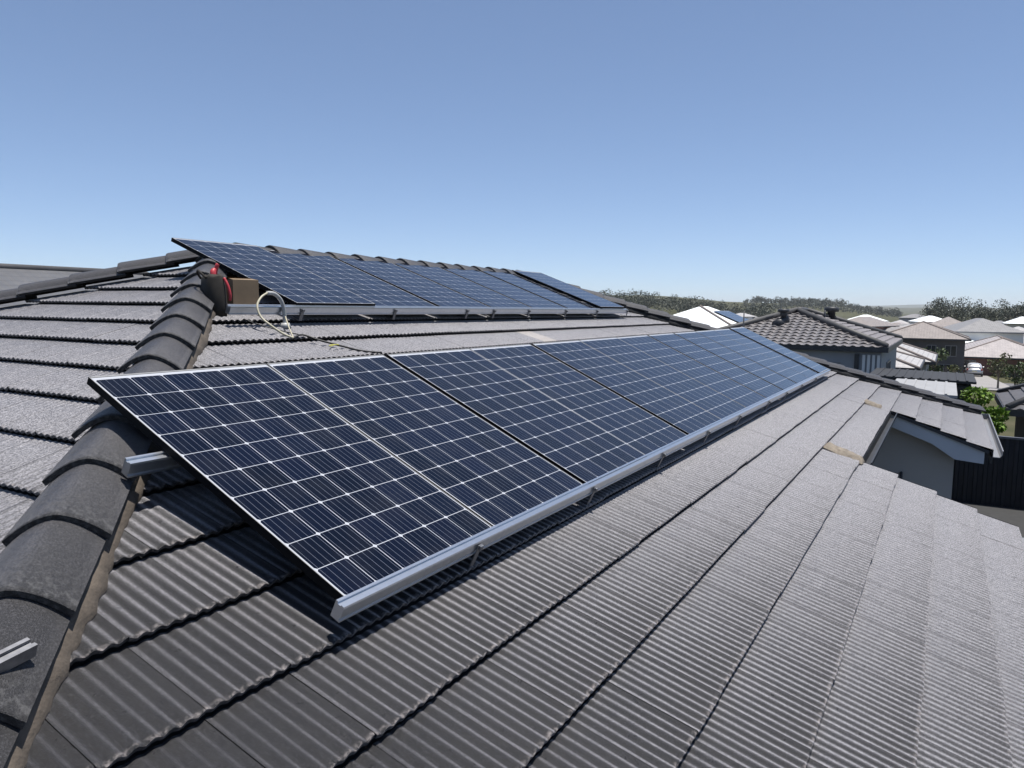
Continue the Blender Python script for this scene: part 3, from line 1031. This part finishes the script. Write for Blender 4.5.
def house_at(cx, cy, L, W, eave, pitch, roofm, wallm, label, cat='house', rot=0.0, ov=0.5, group=None, wins=(), gable=False, gz=None, name='house', caps=True, fascia='dark'):
    """eave: absolute height of the eave line"""
    if gz is None: gz = min(land(cx - L / 2, cy), land(cx + L / 2, cy), land(cx, cy - W / 2), land(cx, cy + W / 2)) 
    root = empty(name, (cx, cy, gz), (0, 0, rot), label, cat, group)
    e = eave - gz
    me, P_, z0, rise, r, a, b = hip_roof_mesh(L, W, radians(pitch), ov, e + tan(radians(pitch)) * ov, ROOFM[roofm], gable)
    rf = link('roof', me, root)
    if caps:
        v = [Vector(p) for p in P_]
        cl_ = [(v[4], v[5])]
        if not gable: cl_ += [(v[0], v[4]), (v[3], v[4]), (v[1], v[5]), (v[2], v[5])]
        capline(cl_).build('ridge_caps', ROOFM[roofm] if roofm == 'white' else MAT['farcap_' + ('dark' if roofm in ('dark', 'grey') else 'brown')], rf)
    fm = MB()
    z1 = z0 + 0.012; z2 = z0 - 0.185
    for (x0_, y0_, x1_, y1_) in ((-a - .09, -b - .09, a + .09, -b - .004), (-a - .09, b + .004, a + .09, b + .09), (-a - .09, -b - .002, -a - .004, b + .002), (a + .004, -b - .002, a + .09, b + .002)):
        fm.box((x0_, y0_, z2), (x1_, y1_, z1))
    fm.build('gutter', MAT['darkpaint'] if fascia == 'dark' else MAT['gutter'], root)
    wm = MB()
    zt = z0 - 0.165
    wm.box((-L / 2, -W / 2, -1.2), (L / 2, W / 2, zt))
    if gable:
        for sx in (-1, 1):
            wm.prism([(-W / 2, zt), (W / 2, zt), (0, z0 + rise * 0.93 - 0.1)], lambda p, q, w_: (w_, p, q), sx * L / 2 - 0.02, sx * L / 2 + 0.02)
    wall = wm.build('wall', WALLM[wallm], root)
    for (side, u0, u1, w0, w1) in wins:
        # side: 'w' = face towards -x, 's' = face towards -y; u along the face, w heights above local zero
        if side == 'w': fr = lambda u, d, z: (-L / 2 - d, u, z)
        else: fr = lambda u, d, z: (u, -W / 2 - d, z)
        f = MB()
        k = 0.06
        for (aa, bb, cc, dd_) in ((u0, u1, w1 - k, w1), (u0, u1, w0, w0 + k), (u0, u0 + k, w0 + k, w1 - k), (u1 - k, u1, w0 + k, w1 - k)):
            f.box((aa, -0.02, cc), (bb, 0.045, dd_), fr)
        um = (u0 + u1) / 2
        f.box((um - .025, -.02, w0 + k), (um + .025, .04, w1 - k), fr)
        fo = f.build('window', MAT['gutter'] if wallm != 'white' else MAT['darkpaint'], root)
        g_ = MB(); g_.box((u0 + k, 0.003, w0 + k), (u1 - k, 0.012, w1 - k), fr)
        g_.build('pane', MAT['glass'], fo)
    return root, z0, rise, r, a, b
MAT['farcap_dark'] = simple('far_caps_dark', (0.055, 0.053, 0.053), 0.6, 0.2, 3)
MAT['farcap_brown'] = simple('far_caps_brown', (0.17, 0.14, 0.125), 0.7, 0.2, 3)

# --- the dark tiled neighbour, tiles modelled
def tiled_house(cx, cy, L, W, eave, pitch, mat, wallm, label, wins, gz=None, wave=0.030, rot=0.0, capr=0.125, ov=0.5):
    root, z0, rise, r, a, b = house_at(cx, cy, L, W, eave, pitch, 'dark', wallm, label, wins=wins, gz=gz, caps=False, rot=rot, ov=ov)
    pr = radians(pitch); c_, s_ = cos(pr), sin(pr)
    sl_ = b / c_
    def face_s(u, t, h=0): return Vector((u, -t * c_ - s_ * h, z0 + rise - t * s_ + c_ * h + 0.05))
    def face_w(u, t, h=0): return Vector((-r - t * c_ - s_ * h, -u, z0 + rise - t * s_ + c_ * h + 0.05))
    P1 = tiles(face_s, 0.05, sl_ + 0.06, lambda tn: [(lambda t: -r - t * c_, lambda t: r + t * c_)], tw=0.33, waves=1, spw=6, amp=wave, step=0.045, g=0.34, pw=1.2, rnd=1.5)
    P2 = tiles(face_w, 0.05, sl_ + 0.06, lambda tn: [(lambda t: -t * c_, lambda t: t * c_)], tw=0.33, waves=1, spw=6, amp=wave, step=0.045, g=0.34, pw=1.2, rnd=1.5)
    ro = [o for o in root.children if o.name.startswith('roof')][0]
    link('tile_courses', tile_mesh('tile_courses', [P1, P2], mat, (0, 0, 0)), ro)
    v = [Vector((-a, -b, z0 + .07)), Vector((-a, b, z0 + .07)), Vector((-r, 0, z0 + rise + .09)), Vector((r, 0, z0 + rise + .09)), Vector((a, -b, z0 + .07)), Vector((a, b, z0 + .07))]
    capline([(v[2], v[0]), (v[2], v[1]), (v[2], v[3]), (v[3], v[4]), (v[3], v[5])], capr).build('ridge_caps', MAT['farcap_dark'], ro)
    return root, z0, rise, r, a, b
MAT['ntile'] = tile_material('neighbour_tile', (0.06, 0.056, 0.056), (0.30, 0.28, 0.27), (0.15, 0.135, 0.13), sheen=0.5, rough=0.28, grain=False, painted_sheen=(0.33, 0.30, 0.295))
A_, az0, arise, ar, aa_, ab_ = tiled_house(34.4, 2.55, 9.7, 7.4, 3.22, 18.6, MAT['ntile'], 'grey', 'nearest neighbouring house with dark wavy roof tiles and a big bent black roof vent',
    [('w', -2.3, -1.0, 1.0, 2.3), ('s', -2.0, 0.2, 0.9, 2.2)], gz=0.3, ov=0.15)
def roof_vent(root, base, h, r, label_, bent=True):
    o = MB()
    b_ = Vector(base)
    if bent:
        o.tube(catmull([b_ + Vector((.10, 0, -.15)), b_ + Vector((.02, .02, .2)), b_ + Vector((-.05, .05, h * .55)), b_ + Vector((-.05, .05, h * .8))], 4), [r * 1.5] * 4 + [r] * 9, 10)
        o.tube([b_ + Vector((-.05, .05, h * .74)), b_ + Vector((-.05, .05, h * .78)), b_ + Vector((-.05, .05, h)), b_ + Vector((-.05, .05, h * 1.06))], [r * 1.3, r * 1.7, r * 1.7, r * .9], 12)
        o.tube([b_ + Vector((.02, .0, .06)), b_ + Vector((-.42, .26, -.17))], [r * 1.15, r * 1.6], 10)
    else:
        o.tube([b_ + Vector((0, 0, -.3)), b_ + Vector((0, 0, h * .6)), b_ + Vector((0, 0, h * .62)), b_ + Vector((0, 0, h)), b_ + Vector((0, 0, h * 1.08))], [r * .8, r * .8, r * 1.5, r * 1.5, r * .8], 12)
    return o.build('roof_vent', MAT['darkpaint'], root)
arf = [o for o in A_.children if o.name.startswith('roof')][0]
roof_vent(arf, (-ar - 1.35, 0.28, az0 + arise - 1.35 * tan(radians(18.6)) + .05), 0.50, 0.14, '')
roof_vent(arf, (2.05, -1.0, az0 + arise - 1.0 * tan(radians(18.6)) + .05), 0.50, 0.22, '', False)
vv = MB(); vv.tube([(0.6, -0.9, az0 + arise - .5), (0.6, -.9, az0 + arise + .08)], .04, 6); vv.build('vent_pipe', MAT['darkpaint'], arf)
# pale glazed doors at its near corner
d_ = MB()
for k in range(4):
    d_.box((-4.85 - .05, -3.66 + .17 * k, 0.2), (-4.85 - .012, -3.66 + .17 * k + .10, 2.62))
d_.build('louvre_screen', WALLM['white'], A_)
d_ = MB(); d_.box((-4.94, -2.94, 0.0), (-4.852, -2.78, 2.65)); d_.build('downpipe', MAT['darkpaint'], A_)

# --- white metal roofed house with its own solar panels
Wh, z0, rise, r, a, b = house_at(50.5, 11.6, 11.5, 9.6, 2.55, 23, 'white', 'white', 'white metal roofed house behind the panels with a thin pole beside it', caps=False, fascia='light')
wrf = [o for o in Wh.children if o.name.startswith('roof')][0]
capline([(Vector((-a, -b, z0)), Vector((-r, 0, z0 + rise)))], 0.09).build('hip_flashing', MAT['farcap_brown'], wrf)
ptc = radians(23)
def whp(u, t, h): return Vector((50.5 + u, 11.6 - t * cos(ptc) - h * sin(ptc), land(50.5, 11.6) * 0 + Wh.location.z + z0 + rise - t * sin(ptc) + h * cos(ptc)))
for k in range(4):
    o = empty('solar_panel', whp(-r - 0.2 + k * 1.03, 1.0, .10), (ptc, 0, 0), '%s solar panel from the left on the white metal roof' % ORD[k], 'solar panel', 'solar panels on the white roof')
    link('cell_sheet', GM, o); link('frame', FM, o)
    o.scale = (1, 1.9, 1)
pl = MB()
pb_ = Vector((25.4, 3.05, 0.0))
pl.tube([(0, 0, -.3), (0, 0, 3.3), (0, 0, 4.55)], [.035, .035, .02], 8)
po = pl.build('pole', MAT['darkpaint'])
po.location = pb_
tag(po, 'thin dark pole standing in front of the white metal roofed house', 'pole')

# --- further named houses
house_at(49.8, 2.6, 8.2, 8.2, 1.45, 18, 'pale', 'grey', 'pale tiled house right behind the dark tiled neighbour, nearest of two sloping pale roofs', wins=[('s', -2, 0, .9, 2.1)])
house_at(62.5, 2.3, 10, 8.8, 1.15, 20, 'pale', 'grey', 'pale grey tiled house farther back than the other sloping pale roof beside the dark neighbour', wins=[('s', -4.5, -2.5, .9, 2.1), ('s', 0, 2, .9, 2.1)])
house_at(104, -0.6, 8.6, 9.0, 1.45, 21, 'brown', 'dark', 'two storey house with a brown hip roof and dark walls above the garden', wins=[('w', -3.7, -2.5, 2.8, 4.1), ('w', -1.6, -.6, 2.8, 4.1), ('w', -3.4, -1.6, .4, 1.9), ('w', 1.0, 2.4, 2.8, 4.1)])
house_at(122, -9.6, 23, 11.2, -1.06, 20.5, 'pink', 'brick', 'red brick house with a broad pinkish grey hip roof behind the parked silver car', wins=[('w', -4.2, -2.4, .7, 2.0), ('w', 3.0, 4.4, .7, 2.0)])
house_at(140, -6.3, 12, 6, -0.6, 14, 'white', 'cream', 'house with a dazzling white metal roof right behind the brick house', caps=False, fascia='light')
F_, fz0, frise, fr_, fa_, fb_ = tiled_house(25.6, -10.35, 10.0, 3.6, 1.86, 24, tile_material('slate_tile', (0.06, 0.06, 0.066), (0.30, 0.29, 0.28), (0.11, 0.105, 0.11), sheen=.4, rough=.36, grain=False, painted_sheen=(.12, .115, .12)), 'dark', 'dark tiled house at the right edge just behind the charcoal fence', [('s', -3.6, -2.6, .9, 2.1)], gz=-0.6, rot=-pi / 2, capr=0.09)

house_at(8, 20.5, 22, 10, 3.3, 22.5, 'dark', 'grey', 'dark tiled house behind the big roof at the left edge', wins=[('s', -4, -2, .9, 2.1)])

# dark flat shed and pale patio roof between the houses
def flat_box(name, label, cat, x0_, y0_, x1_, y1_, z_, gz, roofmat_, wallmat_, tilt=0.0, posts=False):
    root = empty(name, ((x0_ + x1_) / 2, (y0_ + y1_) / 2, gz), label=label, cat=cat)
    hx, hy = (x1_ - x0_) / 2, (y1_ - y0_) / 2
    rf_ = MB()
    fr = lambda x, y, z: (x, y, z_ - gz + z + tilt * y)
    rf_.box((-hx - .12, -hy - .12, -.02), (hx + .12, hy + .12, .05), fr)
    n = int((2 * hy) / 0.25)
    for k in range(n):
        y = -hy + (k + .5) * 2 * hy / n
        rf_.box((-hx - .11, y - .03, .05), (hx + .11, y + .03, .075), fr)
    rf_.build('roof', roofmat_, root)
    wl_ = MB()
    if posts:
        for sx in (-1, 1):
            for sy in (-1, 1):
                q = MB(); q.box((sx * hx - .05, sy * hy - .05, -.3), (sx * hx + .05, sy * hy + .05, z_ - gz - .25 + tilt * sy * hy)); q.build('post', MAT['darkpaint'], root)
        q = MB()
        q.box((-hx - .06, -hy - .06, -.20), (-hx + .0, hy + .06, -.025), fr)
        q.build('beam', MAT['darkpaint'], root)
        q = MB()
        q.box((hx - .0, -hy - .06, -.20), (hx + .06, hy + .06, -.025), fr)
        q.build('beam', MAT['darkpaint'], root)
    else:
        wl_.box((-hx, -hy, -.4), (hx, hy, z_ - gz - .10 - abs(tilt) * hy))
        for k in range(int(2 * hy / .2)):
            y = -hy + (k + .5) * .2
            wl_.box((-hx - .02, y - .04, -.4), (-hx + .001, y + .04, z_ - gz - .12 - abs(tilt) * hy))
        wl_.build('wall', wallmat_, root)
    return root
MAT['palemetal'] = simple('pale_metal_roof', (0.30, 0.295, 0.29), 0.5, 0.08, 3)
MAT['charcoalmetal'] = simple('charcoal_metal', (0.018, 0.0185, 0.021), 0.7, 0.15, 2)
flat_box('shed', 'dark flat roofed metal shed beside the bright green bush', 'shed', 25.2, -4.0, 28.6, -1.2, 2.42, -.3, MAT['charcoalmetal'], MAT['charcoalmetal'], 0.02)
flat_box('patio_cover', 'low pale patio cover just beyond the hip of the big roof', 'patio cover', 20.2, -3.45, 24.0, -2.1, 2.44, 0, MAT['palemetal'], None, 0.03, True)

# ------------------------------------------------------------------ fences
def fence(a, b, h, label, z0a, z0b, pan=2.4):
    a = Vector(a); b = Vector(b)
    d = (b - a); L = d.length; d.normalize()
    nrm = Vector((-d.y, d.x, 0))
    root = empty('fence', (a.x, a.y, z0a), label=label, cat='fence')
    n = max(1, int(round(L / pan)))
    def fr(u, w_, z):
        p = d * u + nrm * w_
        return (p.x, p.y, z + (z0b - z0a) * u / L)
    for i in range(n):
        m_ = MB()
        u0, u1 = L * i / n + .03, L * (i + 1) / n - .03
        k = int((u1 - u0) / 0.19)
        prof = []
        for q in range(k):
            q0 = u0 + (u1 - u0) * q / k; w_ = (u1 - u0) / k
            prof += [(q0, .0), (q0 + w_ * .35, .0), (q0 + w_ * .45, .035), (q0 + w_ * .9, .035)]
        prof.append((u1, 0))
        vs = [fr(u, o_, -.3) for u, o_ in prof] + [fr(u, o_, h - .05) for u, o_ in prof]
        nn = len(prof)
        m_.add(vs, [(j, j + 1, nn + j + 1, nn + j) for j in range(nn - 1)])
        m_.build('fence_panel', MAT['charcoalmetal'], root)
    for i in range(n + 1):
        m_ = MB(); u = L * i / n
        m_.box((u - .028, -.03, -.4), (u + .028, .06, h + .02), fr); m_.build('post', MAT['charcoalmetal'], root)
    m_ = MB(); m_.box((0, -.035, h - .05), (L, .065, h), fr); m_.build('top_rail', MAT['steel2'], root)
    return root
MAT['steel2'] = simple('fence_rail', (0.10, 0.10, 0.105), 0.4, 0.1, 4)
fence((18.9, -3.0, 0), (18.9, -14, 0), 1.72, 'charcoal ribbed steel fence behind the rendered wing at the right edge', -0.02, -0.1)
fence((18.6, -2.9, 0), (18.6, 10.5, 0), 1.75, 'charcoal ribbed steel fence between the big roof and the dark tiled neighbour', -0.02, 0.0)
fence((-4.5, -6.9, 0), (18.8, -6.9, 0), 1.75, 'charcoal ribbed steel side fence running along the lower eave of the big roof', 0, 0)

# ------------------------------------------------------------------ trees and shrubs
def leafmat(name, lo, hi, trans=0.25):
    m, t, b = newmat(name)
    co = objco(t)
    at = N(t, 'ShaderNodeAttribute', attribute_name='leaf')
    f = ramp(t, noise(t, co, 0.9, 3), .35, .65)
    sp = t.nodes.new('ShaderNodeSeparateColor'); t.links.new(at.outputs['Color'], sp.inputs[0])
    f = math_n(t, 'MULTIPLY_ADD', sp.outputs[0], .6, math_n(t, 'MULTIPLY', f, .4))
    t.links.new(mixc(t, f, lo, hi), b.inputs['Base Color'])
    b.inputs['Roughness'].default_value = 0.55
    b.inputs['Specular IOR Level'].default_value = 0.3
    return m
LEAF = {
    'lime': leafmat('lime_leaves', (0.06, 0.11, 0.012), (0.16, 0.26, 0.03)),
    'olive': leafmat('olive_leaves', (0.03, 0.042, 0.014), (0.10, 0.105, 0.035)),
    'green': leafmat('green_leaves', (0.022, 0.040, 0.012), (0.07, 0.10, 0.028)),
    'gum': leafmat('gum_leaves', (0.028, 0.036, 0.022), (0.082, 0.088, 0.058)),
}
def crown_mesh(name, clumps, nleaf, size, mat, mesh_only=False):
    """leaf faces scattered through several clumps: (cx, cy, cz, rx, ry, rz)"""
    vols = np.array([c[3] * c[4] * c[5] for c in clumps]) ** 0.7
    cnt = np.maximum(3, (vols / vols.sum() * nleaf)).astype(int)
    V = []; 
    cols = []
    for c, n in zip(clumps, cnt):
        p = rng.normal(size=(n, 3)); p /= np.linalg.norm(p, axis=1, keepdims=True)
        rad = rng.uniform(0.25, 1.06, size=(n, 1)) ** 0.5
        p = np.array(c[:3]) + p * rad * np.array(c[3:6])
        a = rng.normal(size=(n, 3)); a /= np.linalg.norm(a, axis=1, keepdims=True)
        b = rng.normal(size=(n, 3)); b -= a * (a * b).sum(1, keepdims=True); b /= np.linalg.norm(b, axis=1, keepdims=True)
        s = size * rng.uniform(0.5, 1.2, size=(n, 1))
        q = np.stack([p + a * s, p + b * s * .55, p - a * s, p - b * s * .55], axis=1)
        V.append(q.reshape(-1, 3))
        cols.append(np.repeat(rng.uniform(0, 1, n), 4))
    V = np.concatenate(V); cc = np.concatenate(cols)
    F = np.arange(len(V)).reshape(-1, 4)
    me = bpy.data.meshes.new(name)
    me.from_pydata(V.tolist(), [], F.tolist())
    ca = me.color_attributes.new('leaf', 'FLOAT_COLOR', 'POINT')
    col = np.stack([cc, cc, cc, np.ones_like(cc)], axis=1).astype(np.float32)
    ca.data.foreach_set('color', col.ravel())
    me.materials.append(mat)
    me.update()
    return me
def tree(x, y, h, rad, kind, label, nleaf=500, size=.12, trunk=.45, group=None, name='tree', cat='tree', gz=None, nclump=9):
    z = land(x, y) if gz is None else gz
    root = empty(name, (x, y, z), label=label, cat=cat, group=group)
    tr = MB()
    top = Vector((random.uniform(-.1, .1) * rad, random.uniform(-.1, .1) * rad, h * .72))
    tr.tube(catmull([(0, 0, -.3), (0.02 * h, 0, h * .2), (top.x * .6, top.y, h * .45), tuple(top)], 4), [h * .032 * (1 - .06 * k) for k in range(13)], 7)
    cl = []
    for k in range(nclump):
        a = 2 * pi * k / nclump * 2.4 + random.uniform(-.4, .4)
        rr = rad * random.uniform(.25, .72)
        zz = h * random.uniform(trunk + .05, .92)
        sc = 1 - .45 * abs((zz / h - .68) / .35)
        c = (rr * cos(a) * sc, rr * sin(a) * sc, zz)
        r_ = rad * random.uniform(.28, .46)
        cl.append((*c, r_, r_, r_ * random.uniform(.55, .85)))
        s0 = Vector((0.01 * h, 0, h * random.uniform(.3, .55)))
        tr.tube([s0, (s0 + Vector(c)) / 2 + Vector((0, 0, .03 * h)), c], [h * .014, h * .010, h * .004], 5)
    tr.build('trunk', MAT['bark'], root)
    link('crown', crown_mesh('crown', cl, nleaf, size, LEAF[kind]), root)
    return root
tree(22.9, -4.12, 2.85, .86, 'lime', 'bright lime green bush between the dark shed and the right edge house', 3600, .075, .05, cat='bush', name='bush', nclump=13)
tree(21.6, -4.5, 1.9, .42, 'lime', 'smaller lime green bush in front of the bright green one, against the dark house wall', 1500, .075, .05, cat='bush', name='bush', nclump=8)
tree(76, -7.35, 3.2, 1.15, 'olive', 'thin olive young tree beside the driveway, farther one of the two by the car', 420, .13, .3, nclump=9)
tree(70, -8.2, 2.7, 1.1, 'green', 'green young tree at the right edge, nearer one of the two by the driveway', 420, .13, .3, nclump=9)
tree(98, -4.1, 1.7, 1.1, 'olive', 'round clipped olive shrub left of the parked car', 350, .14, .02, cat='shrub', name='shrub')
tree(92, -2.2, 3.2, 2.0, 'green', 'dark green tree in the garden below the two storey house', 700, .2, .25)
tree(106, -9.4, 2.0, 1.3, 'olive', 'low olive shrub beside the brick wall right of the parked car', 350, .14, .02, cat='shrub', name='shrub')
tree(80, -9.6, 2.4, 1.3, 'olive', 'yellowish olive shrub on the lawn at the right edge', 400, .14, .05, cat='shrub', name='shrub')
# clipped hedge
hd = MB()
hz = land(88, -1)
hedge = empty('hedge', (88, -3.0, hz), label='low dark green hedge along the garden left of the driveway', cat='hedge')
link('foliage', crown_mesh('foliage', [(0, -1.9 + k * .45, .5, .55, .4, .5) for k in range(10)], 1500, .10, LEAF['green']), hedge)

# ------------------------------------------------------------------ parked car, seen from behind
MAT['silver'] = simple('silver_paint', (0.55, 0.56, 0.58), 0.28, 0.03, 3, metal=0.35)
MAT['tyre'] = simple('tyre_rubber', (0.02, 0.02, 0.02), 0.8)
MAT['taillight'] = simple('tail_light', (0.30, 0.015, 0.015), 0.25)
MAT['plate'] = simple('number_plate', (0.55, 0.52, 0.35), 0.5)
cxx, cyy = 106.5, -6.35
car = empty('parked_car', (cxx, cyy, land(cxx, cyy) + .10), (0, 0, 0), 'silver hatchback parked tail out on the driveway in front of the brick house', 'car')
def car_ring(x, half, zb, zt, n=18, e=4.0, tuck=0.0):
    out = []
    for k in range(n):
        t = 2 * pi * k / n
        c_, s_ = cos(t), sin(t)
        rr = (abs(c_) ** e + abs(s_) ** e) ** (-1 / e)
        z = (zb + zt) / 2 + (zt - zb) / 2 * rr * s_
        out.append((x, half * rr * c_ * (1 - tuck * max(0, s_)), z))
    return out
body = loft([car_ring(-2.12, .74, .42, .92), car_ring(-2.05, .86, .30, 1.02), car_ring(-1.7, .90, .24, 1.06), car_ring(0, .91, .22, 1.02), car_ring(1.3, .90, .24, .98), car_ring(1.95, .84, .28, .84), car_ring(2.15, .68, .36, .68)])
bo = body.build('body', MAT['silver'], car)
loft([car_ring(-1.98, .70, .95, 1.12, tuck=.1), car_ring(-1.78, .76, .95, 1.42, tuck=.16), car_ring(-1.35, .78, .95, 1.60, tuck=.2), car_ring(-.3, .79, .95, 1.65, tuck=.2), car_ring(.5, .78, .95, 1.55, tuck=.2), car_ring(1.3, .74, .9, 1.0, tuck=.1)]).build('cabin', MAT['silver'], car)
g_ = MB()
g_.add([(-2.005, -.60, 1.10), (-2.005, .60, 1.10), (-1.63, .54, 1.50), (-1.63, -.54, 1.50)], [(0, 3, 2, 1)])
g_.build('rear_window', MAT['glass'], car)
for sy in (-1, 1):
    m_ = MB(); m_.add([(-1.5, sy * .80, 1.08), (.6, sy * .80, 1.06), (.25, sy * .69, 1.48), (-1.25, sy * .68, 1.50)], [(0, 1, 2, 3)]); m_.build('side_window', MAT['glass'], car)
    m_ = MB(); m_.bbox((-2.13, sy * .74 - .10, .78), (-2.0, sy * .74 + .10, 1.04), .03); m_.build('tail_light', MAT['taillight'], car)
    m_ = MB(); m_.bbox((.62, sy * .98 - .09, 1.02), (.80, sy * .98 + .09, 1.16), .03); m_.build('wing_mirror', MAT['silver'], car)
    for xw in (-1.35, 1.32):
        m_ = MB(); m_.tube([(xw, sy * .72, .32), (xw, sy * .74, .32), (xw, sy * .90, .32), (xw, sy * .92, .32)], [.28, .32, .32, .28], 18); wo_ = m_.build('wheel', MAT['tyre'], car)
        m_ = MB(); m_.tube([(xw, sy * .915, .32), (xw, sy * .93, .32)], [.20, .17], 14); m_.build('rim', MAT['alu'], wo_)
m_ = MB(); m_.bbox((-2.17, -.26, .66), (-2.11, .26, .78), .01); m_.build('number_plate', MAT['plate'], car)
m_ = MB(); m_.bbox((-2.18, -.82, .30), (-1.95, .82, .50), .05); m_.build('bumper', MAT['darkpaint'], car)

# ------------------------------------------------------------------ the far estate
ESTATE = 'far houses of the estate'
rows = [  # distance, azimuth range, how many
    ('front', 152, (-4.0, 3.2), 8), ('second', 182, (-4.6, 5.5), 10), ('third', 218, (-4.4, 8.0), 12), ('fourth', 262, (-4.4, 10.5), 15), ('fifth', 310, (-4.4, 13.5), 16), ('last', 360, (0.5, 15.5), 16)]
for (rn, D, (a0, a1), n) in rows:
    count = {}
    for i in range(n):
        az = a1 + (a0 - a1) * (i + .5) / n + random.uniform(-.12, .12)
        Dd = D * random.uniform(.95, 1.05)
        hx, hy = CAM.x + Dd * cos(radians(az)), CAM.y + Dd * sin(radians(az))
        kind = random.choice(['grey', 'brown', 'pink', 'pale', 'pale', 'white', 'grey', 'brown', 'pink', 'grey'])
        desc = {'grey': 'grey tiled', 'brown': 'brown tiled', 'pink': 'pinkish tiled', 'white': 'white metal roofed', 'pale': 'pale grey tiled'}[kind]
        c = count.get(kind, 0); count[kind] = c + 1
        gz = land(hx, hy)
        two = random.random() < .10
        house_at(hx, hy, random.uniform(11, 15), random.uniform(7.5, 10), gz + (5.0 if two else 2.6), random.choice([20, 22.5, 24]), kind, random.choice(['cream', 'grey', 'dark', 'brick', 'white']),
                 '%s house, %s such from the left in %s row of far estate' % (desc, ORD[c], rn), rot=random.choice([0, pi / 2, .2, -.25]), group=ESTATE, caps=False, fascia=random.choice(['dark', 'light']),
                 wins=[('w', -3.5, -1.7, .8, 2.1), ('w', .5, 2.3, .8, 2.1)])

# ------------------------------------------------------------------ woods on the hills
def wood(name, az0, az1, D0, D1, n, hh, label, leaf, per=34, sparse=1.0):
    cl = []
    trk = MB()
    for i in range(n):
        az = random.uniform(az0, az1); D = random.uniform(D0, D1)
        x_ = CAM.x + D * cos(radians(az)); y_ = CAM.y + D * sin(radians(az))
        z_ = land(x_, y_)
        h = hh * min(1.9, max(.35, random.lognormvariate(-.12, .42)))
        if vnoise(x_ * 1.7, y_ * 1.3, 40 * sparse) < -.25: continue
        for k in range(3):
            r_ = h * random.uniform(.18, .32)
            cl.append((x_ + random.uniform(-.25, .25) * h, y_ + random.uniform(-.25, .25) * h, z_ + h * random.uniform(.35, .9), r_ * 1.2, r_ * 1.2, r_))
    me = crown_mesh(name, cl, len(cl) * per // 3, leaf, LEAF['gum'])
    o = link(name, me)
    return tag(o, label, 'woodland', None, 'stuff')
wood('hill_wood', 11.0, 27, 560, 820, 1100, 7.0, 'grey green gum wood on the low hill behind the upper panels', .75)
wood('ridge_scrub', 2.8, 13, 1150, 1560, 1300, 6.5, 'dark scrub over the smooth far ridge above the neighbour', 1.1, 26)
wood('valley_wood', -7.5, 1.3, 345, 430, 300, 5.2, 'dense gum wood behind the far estate on the right', .42, 90)
for k, (az, D, h, lab) in enumerate(((19.9, 590, 9, 'leftmost tall gum tree standing out on the skyline of the low hill'), (17.0, 600, 11, 'tallest pale gum tree on the low hill skyline above the white roof'), (15.9, 600, 10.5, 'spreading gum tree right of the tallest one on the low hill skyline'), (13.2, 620, 9.5, 'round gum tree at the right shoulder of the low hill skyline'), (1.0, 360, 7.5, 'tall gum tree at the left end of the valley wood'), (-1.6, 350, 7.2, 'dark gum tree rising over the middle of the valley wood'), (-3.3, 345, 7.4, 'dark gum tree rising over the valley wood at the right edge'))):
    x_ = CAM.x + D * cos(radians(az)); y_ = CAM.y + D * sin(radians(az))
    tree(x_, y_, h, h * .42, 'gum', lab, 420, .36, .35, group='tall gum trees on the skyline')
# distant blue range
rv = []; rf2 = []
nn = 60
for i in range(nn + 1):
    az = -14 + 44 * i / nn
    for (D, z) in ((8600, -60), (9000, 60 + 28 * vnoise(i * 40, 0, 130) + 25 * sstep(-2, 3, az) * (1 - sstep(4, 9, az))), (9800, -60)):
        rv.append((CAM.x + D * cos(radians(az)), CAM.y + D * sin(radians(az)), z))
for i in range(nn):
    for k in range(2):
        rf2.append((i * 3 + k, i * 3 + k + 1, i * 3 + k + 4, i * 3 + k + 3))
rm = MB(); rm.add(rv, rf2, True)
tag(rm.build('hills', simple('hill_scrub', (0.05, 0.06, 0.035), 0.95, 0.3, .002)), kind='structure')

# ------------------------------------------------------------------ the air
hm = bpy.data.materials.new('haze_air')
hm.use_nodes = True
ht = hm.node_tree
for n_ in list(ht.nodes): ht.nodes.remove(n_)
pv_ = ht.nodes.new('ShaderNodeVolumePrincipled')
pv_.inputs['Color'].default_value = (0.94, 0.97, 1.0, 1)
pv_.inputs['Density'].default_value = 0.00009
pv_.inputs['Anisotropy'].default_value = 0.0
ho = ht.nodes.new('ShaderNodeOutputMaterial')
ht.links.new(pv_.outputs[0], ho.inputs['Volume'])
hb = MB(); hb.box((-11500, -11500, -75), (11500, 11500, 150))
hz_ = tag(hb.build('haze', hm), 'thin bluish summer haze over the far hills', 'haze', None, 'stuff')

# short offcut of rail left on the hip caps
oc_p = main(-1.03, -0.27, 0.12)
oc = MB()
d1 = (main(-0.93, -0.17, 0.12) - main(-1.32, -0.10, 0.12)).normalized()
n1_ = Vector((0, -st, ct)); b1 = n1_.cross(d1).normalized()
oc.prism([(-.02, 0), (.02, 0), (.02, .038), (.008, .038), (.008, .028), (-.008, .028), (-.008, .038), (-.02, .038)][::-1], lambda p, q, a: tuple(d1 * a + b1 * p + n1_ * q), -0.20, 0.14)
oo = oc.build('rail_offcut', MAT['steel']); oo.location = oc_p
tag(oo, 'short aluminium rail offcut lying on the hip caps at the left edge', 'rail offcut')
